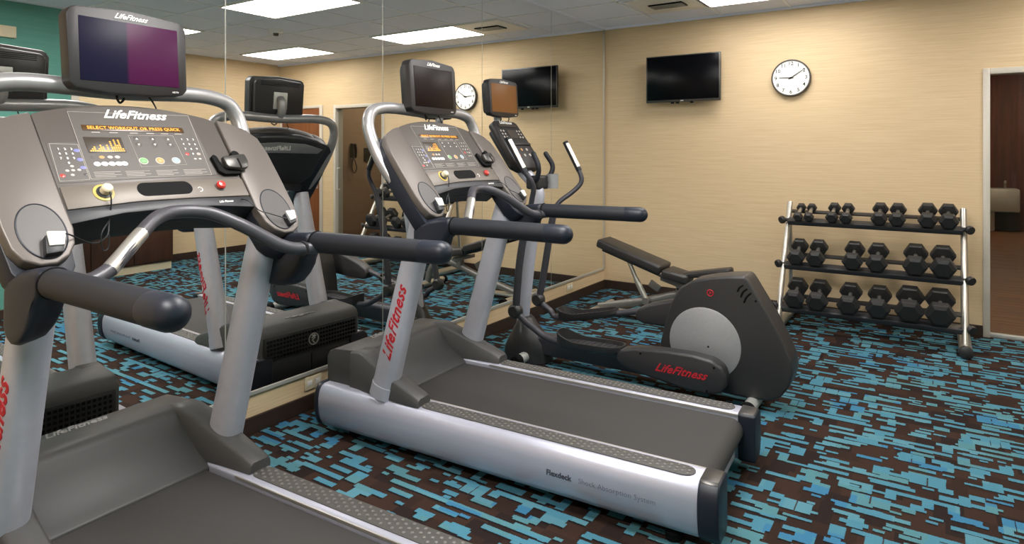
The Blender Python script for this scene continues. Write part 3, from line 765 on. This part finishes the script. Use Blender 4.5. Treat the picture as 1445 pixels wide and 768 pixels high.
    # --- contact heart rate bar
    half = [(.905, .425, 1.098), (.885, .37, 1.10), (.872, .32, 1.108), (.856, .265, 1.133), (.815, .185, 1.19), (.768, .105, 1.237), (.742, .05, 1.252)]
    hb = [(x, -y, z) for x, y, z in half]+[(.735, 0, 1.255)]+[(x, y, z) for x, y, z in reversed(half)]
    bar = MB().tube(hb, .0215, 16, 5).build('pulse_bar', BARM, root)
    for s in (-1, 1):
        seg = [(.862, s*.279, 1.124), (.843, s*.240, 1.151), (.815, s*.185, 1.19), (.800, s*.158, 1.207)]
        MB().tube(seg, .0222, 16, 4).build('pulse_contact', CHROME if s < 0 else BARM, bar)
        MB().lathe([(.021, -.006), (.026, -.005), (.026, .005), (.021, .006)], (.884, s*.365, 1.1005), (.25, s*-1, .0)).build('bar_ring', DARK, bar)
    # --- safety lanyard
    k = cpos(-.186, .325, .034)
    path = [k, k+V((.012, .002, -.04)), k+V((.012, -.004, -.10)), k+V((.03, -.02, -.145)), k+V((.03, -.06, -.16)), cpos(-.33, .475, .03), cpos(-.345, .47, .03)]
    b = MB(); b.tube(path, .0022, 8, 5)
    b.tube([k+V((.012, -.004, -.10)), k+V((.02, -.03, -.14)), k+V((.02, -.025, -.185)), k+V((.02, -.01, -.18)), k+V((.015, -.006, -.14))], .0022, 8, 5)
    b.build('safety_lanyard', CORD, root)
    b = MB(); b.tube([cpos(.262, .385, .004), cpos(.262, .41, .03), cpos(.29, .455, .03), cpos(.33, .47, .026), cpos(.385, .50, .03)], .002, 8, 5); b.build('headphone_cord', CORD, root)
    return root

TM = make_treadmill()
TM.location = (.24, -3.59, 0); TM.rotation_euler = (0, 0, math.radians(3.0))
tag(TM, 'grey treadmill beside the elliptical, its whole deck and side rail in view', 'treadmill', 'treadmills facing the mirror')
T2 = copy_tree(TM)
T2.location = (.172, -5.095, 0); T2.rotation_euler = (0, 0, math.radians(2.47))
tag(T2, 'grey treadmill closest to the viewer with purple and navy reflection painted on its screen', 'treadmill', 'treadmills facing the mirror')
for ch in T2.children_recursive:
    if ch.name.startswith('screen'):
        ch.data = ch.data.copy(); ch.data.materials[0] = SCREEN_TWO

# ------------------------------------------------------------------ elliptical
def make_elliptical():
    O = V((1.25, -2.24, -.053))
    root = empty('elliptical_trainer', (1.31, -2.38, 0)); root.scale = (.965, .965, .965)
    tag(root, 'black and silver elliptical trainer between the treadmill and the weight bench', 'elliptical trainer')
    Y0 = -2.24
    def B(): return MB()
    def put(b, n, m, p=root, ang=38): return b.build(n, m, p, O, ang)
    hs = [(1.49, .03), (1.475, .12), (1.49, .26), (1.53, .43), (1.575, .545), (1.62, .615), (1.69, .66), (1.80, .690), (1.90, .708), (1.995, .720), (2.015, .70), (2.07, .61), (2.14, .495), (2.205, .375), (2.248, .27), (2.256, .20), (2.235, .12), (2.19, .055), (2.12, .022), (1.95, .018), (1.6, .018)]
    def sm(pts, n=3):
        return pts
    H = put(B().prism(hs, Y0-.105, Y0+.105, 'y', .03, 4, ang=8), 'flywheel_housing', HOUSING, ang=30)
    b = B()
    for (xa, za), (xb, zb) in (((1.958, .628), (1.990, .668)), ((1.976, .598), (2.012, .650)), ((1.994, .568), (2.034, .628))):
        b.tube([(xa, Y0-.105, za), ((xa+xb)/2-.006, Y0-.107, (za+zb)/2+.004), (xb, Y0-.103, zb)], .0055, 8, 3)
    put(b, 'vent_slit', BLACK, H)
    for s in (-1, 1):
        y = Y0+s*.1055
        d_ = put(B().lathe([(0, 0), (.20, 0), (.212, .003), (.214, .006), (.205, .010), (0, .012)], (1.765, y-s*.004, .295), (0, s, 0), 48), 'disc', DISC, H)
        put(B().lathe([(0, 0), (.006, 0), (.006, .004), (0, .004)], (1.79, y+s*.006, .28), (0, s, 0), 12), 'disc_hole', BLACK, d_)
    e = put(B().tube([(1.80+.018*math.cos(PI*k/10), Y0-.1065, .600+.018*math.sin(PI*k/10)) for k in range(21)], .0035, 8), 'emblem', RED, H)
    put(B().tube([(1.795, Y0-.108, .607), (1.807, Y0-.108, .602), (1.797, Y0-.108, .595)], .003, 6), 'emblem_mark', RED, e)
    for x, z in ((1.60, .60), (2.06, .585)): put(B().lathe([(0, 0), (.007, 0), (.007, .003), (0, .003)], (x, Y0-.104, z), (0, -1, 0), 10), 'screw', BLACK, H)
    # frame rail, stabilisers, front cover, column
    put(B().prism([(Y0-.06, .01), (Y0-.06, .12), (Y0-.04, .145), (Y0+.04, .145), (Y0+.06, .12), (Y0+.06, .01)], .5, 1.62, 'x', .012, 3), 'frame_rail', EARM)
    for x in (.50, 2.04):
        st = put(B().tube([(x, Y0-.22, -.008), (x, Y0+.22, -.008)], .036, 18), 'stabilizer', STEEL)
        for s in (-1, 1): put(B().lathe([(0, -.02), (.043, -.02), (.043, .02), (.036, .03), (0, .032)], (x, Y0+s*.22, -.009), (0, s, 0)), 'end_cap', BLACK, st)
    rings = []
    for z, x0, x1, w in ((-.05, .26, .65, .135), (.02, .27, .64, .13), (.08, .30, .62, .125), (.14, .335, .575, .11), (.19, .365, .52, .09), (.235, .385, .49, .07), (.25, .40, .47, .055)):
        rings.append([V(((x0+x1)/2+(x1-x0)/2*math.cos(a), Y0+w*math.sin(a), z)) for a in [2*PI*j/24 for j in range(24)]])
    put(B().loft(rings), 'front_cover', HOUSING, ang=60)
    put(B().tube([(.395, Y0, .1), (.435, Y0, .45), (.485, Y0, .82), (.535, Y0, 1.08), (.535, Y0, 1.16), (.475, Y0, 1.24), (.40, Y0, 1.31), (.34, Y0, 1.40)], .047, 20, 5, r2=.04), 'column', SILVER)
    # swing arms, pedal links
    def arm(s, low, up, grip, yl, joint):
        path = [(x, y, z) for x, y, z in low]
        a = put(B().tube(path, .026, 14, 5), 'swing_arm', EARM)
        put(B().tube(up, .018, 14, 5), 'upper_arm', EARM, a)
        g = put(B().tube(grip, .0215, 14, 4), 'grip', GRIP, a)
        q0, q1 = V(grip[0]), V(grip[-1])
        ax_ = (q1-q0).normalized(); side = ax_.cross(V((0, 1, 0))).normalized()
        put(B().tube([q0.lerp(q1, .12)+side*-.004, q0.lerp(q1, .92)+side*-.004], .0205, 14), 'grip_contact', CHROME, g)
        put(B().lathe([(0, -.035), (.036, -.035), (.05, -.02), (.052, 0), (.05, .02), (.036, .035), (0, .035)], joint, (0, 1, 0)), 'joint', HOUSING, a)
        return a
    yn, yf = -2.48, -2.0
    arm(-1, [(.505, yn, .37), (.525, yn, .60), (.555, yn, .80), (.60, yn, .98), (.625, yn, 1.07)],
        [(.622, yn, 1.05), (.640, yn-.01, 1.12), (.665, yn-.03, 1.19), (.662, yn-.06, 1.25), (.625, yn-.09, 1.315)],
        [(.635, yn-.085, 1.30), (.50, yn-.10, 1.535)], yn, (.50, yn, .34))
    arm(1, [(.405, yf, .34), (.43, yf, .45), (.475, yf, .70), (.515, yf, .92), (.54, yf, 1.03)],
        [(.538, yf, 1.02), (.575, yf+.03, 1.075), (.63, yf+.09, 1.13), (.68, yf+.13, 1.19), (.69, yf+.14, 1.24), (.665, yf+.14, 1.31)],
        [(.672, yf+.14, 1.295), (.55, yf+.14, 1.515)], yf, (.395, yf, .315))
    def link(y, j, p, f, nm):
        return put(B().tube([j, (j[0]+(p[0]-j[0])*.45, y, j[2]+(p[2]-j[2])*.6), p, f], .022, 14, 5), nm, EARM)
    l1 = link(yn, (.50, yn, .335), (.83, yn, .185), (1.40, yn, .17), 'pedal_link')
    l2 = link(yf, (.395, yf, .31), (.62, yf, .205), (1.30, yf, .36), 'pedal_link')
    def pedal(y, x0, z0, slope, par):
        Ltot = .46; w = .088
        ring = []
        n = 40
        R = Matrix.Translation((x0, y, z0)) @ Matrix.Rotation(-slope, 4, 'Y')
        for k in range(n):
            a = 2*PI*k/n; ca, sa = math.cos(a), math.sin(a)
            ex = abs(ca)**.55*(1 if ca >= 0 else -1); ey = abs(sa)**.55*(1 if sa >= 0 else -1)
            ring.append((Ltot/2+ex*Ltot/2, ey*w))
        def hgt(x): return .030+.052*max(0, 1-x/.16)**1.5
        rings = []
        rings.append([V((Ltot/2+(x-Ltot/2)*.9, yy*.85, -.02)) for x, yy in ring])
        rings.append([V((x, yy, .0)) for x, yy in ring])
        rings.append([V((x, yy*1.03, hgt(x))) for x, yy in ring])
        rings.append([V((Ltot/2+(x-Ltot/2)*.965, yy*.92, hgt(x))) for x, yy in ring])
        rings.append([V((Ltot/2+(x-Ltot/2)*.95, yy*.88, .006)) for x, yy in ring])
        b = MB(R); b.loft(rings)
        p = b.build('pedal', HOUSING, par, O, 40)
        b = MB(R)
        for i in range(9): b.box((.08+i*.038, 0, .008), (.010, w*1.4, .005), .002)
        b.build('tread_rib', EARM, p, O)
        return p
    pedal(yn+.015, .84, .185, math.radians(2), l1)
    pedal(yf-.01, .60, .205, math.radians(13), l2)
    def podm(y, dx, dz, rot, par, s):
        pts = [(0, -.015), (.0, .035), (.03, .062), (.12, .085), (.30, .100), (.47, .105), (.59, .092), (.645, .06), (.665, .01), (.66, -.05), (.63, -.09), (.56, -.108), (.42, -.105), (.2, -.075), (.05, -.045)]
        R = Matrix.Translation((dx, y, dz)) @ Matrix.Rotation(-rot, 4, 'Y')
        b = MB(R); b.prism(pts, -.05, .05, 'y', .022, 4, ang=10)
        p = b.build('crank_cover', HOUSING, par, O, 30)
        P = R @ V((.40, s*.0515, -.004))
        xd = (R.to_3x3() @ V((1, 0, 0)))*(-s); zd = R.to_3x3() @ V((0, 0, 1))
        lettering(LOGO, .068, Matrix.Translation(-O) @ frame(P, xd, zd), 'lettering', RED, p, .6, .0014, .001, 1.05)
        for q in ((.16, .06), (.60, .055), (.56, -.085)):
            b = MB(R); b.lathe([(0, 0), (.007, 0), (.007, .003), (0, .003)], (q[0], s*.051, q[1]), (0, s, 0), 10); b.build('screw', BLACK, p, O)
        return p
    podm(yn-.0, 1.275, .165, math.radians(0), root, -1)
    podm(yf, 1.20, .30, math.radians(12), root, 1)
    # console, monitor, handles, cup
    P0 = V((.245, Y0, 1.665)); dv = V((.245, 0, -.335)).normalized()
    K = frame(P0, (0, 1, 0), -dv)
    b = MB(K); b.prism([(-.155, -.015), (-.13, .006), (0, .012), (.13, .006), (.155, -.015), (.168, -.20), (.168, -.34), (.145, -.40), (.09, -.425), (-.09, -.425), (-.145, -.40), (-.168, -.34), (-.168, -.20)], -.06, 0, 'z', .012, 3)
    con = b.build('console', BEZEL, root, O)
    b = MB(K); b.prism([(-.12, -.03), (.12, -.03), (.13, -.36), (.06, -.40), (-.06, -.40), (-.13, -.36)], -.11, -.055, 'z', .02, 3); b.build('console_back', HOUSING, con, O)
    b = MB(K); b.span((-.115, -.05, 0), (.115, -.03, .003)); b.build('message_display', LEDDARK, con, O)
    b = MB(K); b.span((-.05, -.155, 0), (.055, -.085, .003)); b.build('profile_display', LEDDARK, con, O)
    b = MB(K); b.span((-.15, -.222, 0), (.15, -.205, .012), .003); b.build('reading_ledge', DARK, con, O)
    for q in range(12):
        u = (-.125 if q < 6 else .085)+(q % 2)*.035; v = -.09-(q % 6)//2*.028
        b = MB(K); b.lathe([(0, 0), (.008, 0), (.008, .003), (0, .003)], (u, v, 0), n=12); b.build('key', BTN, con, O)
    for i, m_ in enumerate((GREENBTN, AMBERBTN, BTN, REDBTN, BTN, BTN)):
        b = MB(K); b.lathe([(0, 0), (.012, 0), (.012, .004), (0, .004)], (-.075+(i % 3)*.07, -.26-(i//3)*.05, 0), n=14); b.build('round_key', m_, con, O)
    for u in (-.1, .1):
        b = MB(K); b.lathe([(0, 0), (.022, 0), (.022, .012), (.016, .014), (0, .015)], (u, -.345, 0), n=18); b.build('knob', DARK, con, O)
    lettering(LOGO, .038, Matrix.Translation(-O) @ K @ Matrix.Translation((0, -.013, .001)), 'logo', WHITE, con, .35, .0006)
    mon, R = make_monitor(root, .245-O.x, 1.838-O.z, .38, .265, SCREEN_BROWN)
    put(B().tube([(.20, Y0, 1.60), (.185, Y0, 1.66), (.18, Y0, 1.73), (.16, Y0, 1.80)], .024, 12, 4, r2=.04), 'monitor_stalk', SILVER)
    put(B().tube([(.21, Y0-.03, 1.72), (.25, Y0-.05, 1.69), (.24, Y0-.04, 1.665)], .004, 8, 4), 'monitor_cable', CORD)
    b = B(); b.tube([(.21, Y0+.04, 1.72), (.25, Y0+.05, 1.695), (.24, Y0+.06, 1.67)], .004, 8, 4)
    put(b, 'monitor_cable', CORD)
    put(B().span((.46, Y0-.05, 1.17), (.58, Y0+.10, 1.27), .02, 3), 'handle_mount', HOUSING)
    for s in (-1, 1):
        put(B().tube([(.53, Y0+s*.05, 1.22), (.575, Y0+s*.085+.02, 1.27), (.585, Y0+s*.10+.025, 1.34), (.54, Y0+s*.085+.02, 1.425)], .018, 14, 5, ends='round'), 'fixed_handle', GRIP)
    put(B().lathe([(0, -.05), (.040, -.05), (.043, .055), (.038, .055), (.036, -.04), (0, -.04)], (.60, Y0+.10, 1.225)), 'cup_holder', DISC)
    put(B().tube([(.54, Y0+.05, 1.22), (.59, Y0+.08, 1.22)], .015, 10), 'cup_bracket', HOUSING)
    return root
make_elliptical()

# ------------------------------------------------------------------ weight bench
def make_bench():
    O = V((.95, -1.0, 0)); root = empty('weight_bench', O)
    tag(root, 'black padded adjustable weight bench with grey frame behind the elliptical, backrest inclined', 'weight bench')
    def put(b, n, m, p=root, ang=38): return b.build(n, m, p, O, ang)
    yc = -1.0
    def pad(a, c, w0, w1, th, nm):
        a, c = V(a), V(c); L = (c-a).length; xd = (c-a).normalized()
        R = frame(a, xd, (0, 1, 0))
        b = MB(R); b.prism([(0, -w0), (L, -w1), (L, w1), (0, w0)], 0, th, 'z', .022, 4)
        return b.build(nm, VINYL, root, O, 30)
    bp = pad((.44, yc, .61), (1.02, yc, .425), .125, .135, .075, 'back_pad')
    put(MB().tube([(.50, yc-.09, .585), (1.03, yc-.09, .415)], .014, 10).tube([(.50, yc+.09, .585), (1.03, yc+.09, .415)], .014, 10), 'pad_frame', DARK, bp)
    sp = pad((1.03, yc, .40), (1.24, yc, .36), .13, .10, .075, 'seat_pad')
    put(MB().prism([(1.0, .40), (1.22, .355), (1.25, .325), (1.20, .31), (1.0, .365)], yc-.04, yc+.04, 'y', .004), 'seat_bracket', BENCHF, sp)
    put(MB().tube([(.72, yc-.05, .51), (.80, yc-.05, .34)], .018, 12).tube([(.79, yc-.05, .36), (.88, yc-.05, .19)], .024, 12), 'strut', CHROME)
    put(MB().lathe([(0, -.03), (.03, -.03), (.03, .03), (0, .03)], (.885, yc-.05, .18), (0, 1, 0)), 'pivot', BENCHF)
    put(MB().tube([(.42, yc, .06), (.62, yc, .11), (.90, yc, .18), (1.20, yc, .275), (1.45, yc, .33)], .035, 14, 5, r2=.028), 'spine', BENCHF)
    put(MB().span((1.13, yc-.03, .26), (1.19, yc+.03, .36), .004), 'seat_post', BENCHF)
    put(MB().tube([(1.45, yc, .33), (1.55, yc, .2), (1.60, yc, .045)], .033, 14, 4), 'front_leg', BENCHF)
    ft = put(MB().tube([(.42, yc-.30, .04), (.42, yc+.30, .04)], .034, 14), 'rear_foot', CHROME)
    f2 = put(MB().tube([(1.60, yc-.27, .04), (1.60, yc+.27, .04)], .034, 14), 'front_foot', CHROME)
    for f, x in ((ft, .42), (f2, 1.60)):
        w = .30 if x < 1 else .27
        for s in (-1, 1): put(MB().lathe([(0, -.02), (.039, -.02), (.039, .02), (0, .022)], (x, yc+s*w, .04), (0, s, 0)), 'foot_cap', BLACK, f)
    R = frame((1.09, yc, .375), (.49, 0, .10), (0, 1, 0))
    b = MB(R); b.prism([(0, -.06), (.50, -.07), (.50, .07), (0, .06)], 0, .05, 'z', .018, 4); b.build('leg_pad', VINYL, root, O, 30)
    for s in (-1, 1):
        put(MB().tube([(1.5, yc, .30), (1.5, yc+s*.20, .30)], .012, 10), 'roller_bar', CHROME)
    put(MB().box((.93, yc+.02, .30), (.10, .02, .06), .004, Matrix.Rotation(math.radians(30), 3, 'Y')), 'adjust_plate', BENCHF)
    # narrow foot rest plate on the floor frame
    put(MB().span((.46, yc-.05, .035), (.80, yc+.05, .06), .008), 'floor_plate', CHROME)
make_bench()

# ------------------------------------------------------------------ dumbbell rack
def make_rack():
    O = V((2.46, -.42, 0)); root = empty('dumbbell_rack', O)
    tag(root, 'three tier chrome and black dumbbell rack against the beige wall', 'dumbbell rack')
    def put(b, n, m, p=root, ang=38): return b.build(n, m, p, O, ang)
    for x in (1.855, 3.095):
        up = put(MB().tube([(x, -.645, .06), (x, -.56, .30), (x, -.16, .995)], .028, 16, 0, r2=.022), 'upright', CHROME)
        ft = put(MB().tube([(x, -.735, .045), (x, -.06, .045)], .040, 18), 'foot', CHROME)
        for y, s in ((-.735, -1), (-.06, 1)): put(MB().lathe([(0, -.02), (.044, -.02), (.044, .012), (.036, .018), (0, .02)], (x, y, .045), (0, s, 0)), 'foot_cap', IRON, ft)
        put(MB().tube([(x, -.10, .07), (x, -.18, .93)], .018, 12), 'rear_brace', CHROME, up)
    d_ = V((0, .94, .342)).normalized(); n_ = V((0, -.342, .94)).normalized()
    for bx in TIER:
        Bp = V(bx)
        R = frame((2.475, Bp.y, Bp.z), (1, 0, 0), d_)
        b = MB(R)
        b.box((0, .035, -.008), (1.22, .075, .012), .003); b.box((0, 0, -.022), (1.22, .010, .038), .003)
        sh = b.build('front_rail', DARK, root, O)
        b = MB(R); b.box((0, .205, -.008), (1.22, .05, .012), .003); b.box((0, .232, -.016), (1.22, .008, .026), .003); b.build('rear_rail', DARK, root, O)
        for s in (-1, 1):
            b = MB(R); b.tube([(s*.60, .03, -.010), (s*.655, .03, -.010)], .016, 12); b.lathe([(0, -.015), (.030, -.015), (.034, .0), (.030, .016), (0, .018)], (s*.655, .015, -.005), (s*.6, -.8, 0), 20)
            b.build('knob', IRON, sh, O)
    return root
TIER = [(0, -.335, .855), (0, -.490, .503), (0, -.628, .178)]
make_rack()
def make_dumbbell(r, gap):
    root = empty('dumbbell', (0, 0, 0))
    hl = .52*r+.032
    L = gap+hl
    for k, y0 in enumerate((0, gap)):
        hexp = [(r*math.cos(PI/3*j), r*math.sin(PI/3*j)) for j in range(6)]
        b = MB(); sc = [(.70, 0), (.98, .013), (1, .02), (1, hl-.015), (.9, hl-.004), (.6, hl)]
        if k: sc = [(a, hl-h) for a, h in reversed(sc)]
        # chamfered hexagonal head
        rings = [[V((x*a, y0+h, z*a)) for x, z in hexp] for a, h in sc]
        b.loft(rings); b.build('head', IRON, root, ang=12)
    MB().tube([(0, hl*.8, 0), (0, hl+(gap-hl)*.25, 0), (0, hl+(gap-hl)*.5, 0), (0, hl+(gap-hl)*.75, 0), (0, gap+.01, 0)], lambda t: .0135+.0025*math.sin(PI*t), 14).build('handle', HANDLEC, root)
    return root
rows = [(0, [(1.948, .040), (2.031, .041), (2.206, .050), (2.309, .050), (2.543, .059), (2.666, .060), (2.866, .0655), (3.000, .0655)], .185, 'top'),
        (1, [(1.957, .070), (2.105, .072), (2.370, .0755), (2.537, .0755), (2.789, .0835), (2.964, .0845)], .205, 'middle'),
        (2, [(1.966, .080), (2.135, .082), (2.356, .082), (2.555, .083), (2.756, .094), (2.946, .096)], .205, 'bottom')]
ordn = {8: ['smallest, at the far left', 'second smallest, second from the left', 'third from the left', 'fourth from the left', 'fifth from the left', 'sixth from the left', 'seventh from the left', 'last one at the right upright'],
        6: ['at the far left end', 'second from the left', 'third from the left', 'fourth from the left', 'fifth from the left', 'last one at the right upright']}
protos = {}
for ti, items, gap, nm in rows:
    base = V(TIER[ti])
    for i, (x, r) in enumerate(items):
        key = (round(r, 3), gap)
        if key not in protos: o = protos[key] = make_dumbbell(r, gap)
        else: o = copy_tree(protos[key])
        al = -.012 if ti else -.02
        dd = V((0, .94, .342)).normalized(); nn = V((0, -.342, .94)).normalized()
        p = base+dd*al+nn*(r*.866+.003)
        o.location = (x, p.y, p.z); o.rotation_euler = (math.atan2(.342, .94), 0, 0)
        tag(o, 'black hex dumbbell on the %s tier of the rack, %s' % (nm, ordn[len(items)][i]), 'dumbbell', 'dumbbells on the %s tier' % nm)

# ------------------------------------------------------------------ television and clock
def make_tv():
    O = V((.8785, -.11, 2.147)); t = empty('wall_television', O)
    tag(t, 'black flat screen television hung on the beige wall left of the clock', 'television')
    MB().span((-.365, -.02, -.228), (.365, .012, .228), .006).build('bezel', TVEDGE, t)
    MB().span((-.352, -.0215, -.205), (.352, -.019, .217), .001).build('screen', TVSCREEN, t)
    MB().span((-.30, .01, -.19), (.30, .03, .17), .01).build('back_cover', DARK, t)
    b = MB(); b.span((-.12, .03, -.12), (.12, .105, .10), .01); b.tube([(.2, .02, .05), (.28, .06, .02), (.33, .08, -.02), (.25, .1, -.05)], .012, 8, 4); b.span((-.20, .026, -.16), (-.17, .06, .14)); b.span((.17, .026, -.16), (.20, .06, .14))
    b.build('wall_mount', BLACK, t)
    MB().span((-.015, -.0225, -.222), (.015, -.0195, -.212), .001).build('maker_badge', STEEL, t)
    b = MB()
    for x in (-.10, -.05, .09): b.span((x-.015, -.015, -.242), (x+.015, .005, -.228), .003)
    b.build('sensor_foot', BLACK, t)
make_tv()
def make_clock():
    O = V((1.838, 0, 2.098)); t = empty('wall_clock', O)
    tag(t, 'round white wall clock with black numerals reading nine ten', 'clock')
    r = .165
    MB().lathe([(0, .001), (r-.006, .001), (r, .01), (r, .036), (r-.004, .042), (r-.012, .042), (r-.014, .034), (0, .034)], (0, 0, 0), (0, -1, 0), 64).build('rim', TVEDGE, t)
    f = MB().lathe([(0, .032), (r-.013, .032), (r-.013, .036), (0, .036)], (0, 0, 0), (0, -1, 0), 64).build('face', CLOCKF, t)
    for h in range(1, 13):
        a = PI/2-h*PI/6; q = .126
        lettering(str(h), .046, frame((q*math.cos(a), -.0365, q*math.sin(a)), (1, 0, 0), (0, 0, 1)), 'numeral', BLACK, f, 0, .0006, .0003)
    b = MB()
    for k in range(60):
        a = k*PI/30; b.box((.146*math.cos(a), -.0365, .146*math.sin(a)), (.006, .001, .0018), 0, Matrix.Rotation(-a, 3, 'Y'))
    b.build('minute_marks', BLACK, f)
    def hand(a, L, w, nm, h):
        d = V((math.cos(a), 0, math.sin(a))); n = V((-d.z, 0, d.x)); y = V((0, h, 0))
        pts = [d*-.022+n*w, d*L+n*w*.6, d*L-n*w*.6, d*-.022-n*w]
        b = MB(); b.loft([[p+y for p in pts], [p+y-V((0, .0015, 0)) for p in pts]]); b.build(nm, BLACK, t, flat=True)
    hand(math.radians(177), .098, .0045, 'hour_hand', -.0385)
    hand(math.radians(33), .130, .0036, 'minute_hand', -.0415)
    MB().lathe([(0, .036), (.008, .036), (.008, .046), (0, .047)], (0, 0, 0), (0, -1, 0), 16).build('hub', BLACK, t)
make_clock()

# ------------------------------------------------------------------ camera, world, colour
cam = bpy.data.cameras.new('camera'); co = bpy.data.objects.new('camera', cam); COL.objects.link(co)
co.location = (2.93, -6.19, 1.452)
co.rotation_euler = (PI/2, 0, math.radians(33.56))
cam.sensor_fit = 'HORIZONTAL'; cam.sensor_width = 36.0; cam.lens = 906/1445*36
cam.shift_x = .5/1445; cam.shift_y = -(384-212)/1445
cam.clip_start = .05; cam.clip_end = 60
sc = bpy.context.scene; sc.camera = co
w = bpy.data.worlds.new('world'); sc.world = w; w.use_nodes = True
w.node_tree.nodes['Background'].inputs[0].default_value = (.8, .85, 1, 1); w.node_tree.nodes['Background'].inputs[1].default_value = .3
sc.view_settings.view_transform = 'Standard'; sc.view_settings.look = 'None'; sc.view_settings.exposure = 0; sc.view_settings.gamma = 1
sc.cycles.use_denoising = True
sc.cycles.max_bounces = 10; sc.cycles.diffuse_bounces = 5; sc.cycles.glossy_bounces = 6; sc.cycles.sample_clamp_indirect = 6
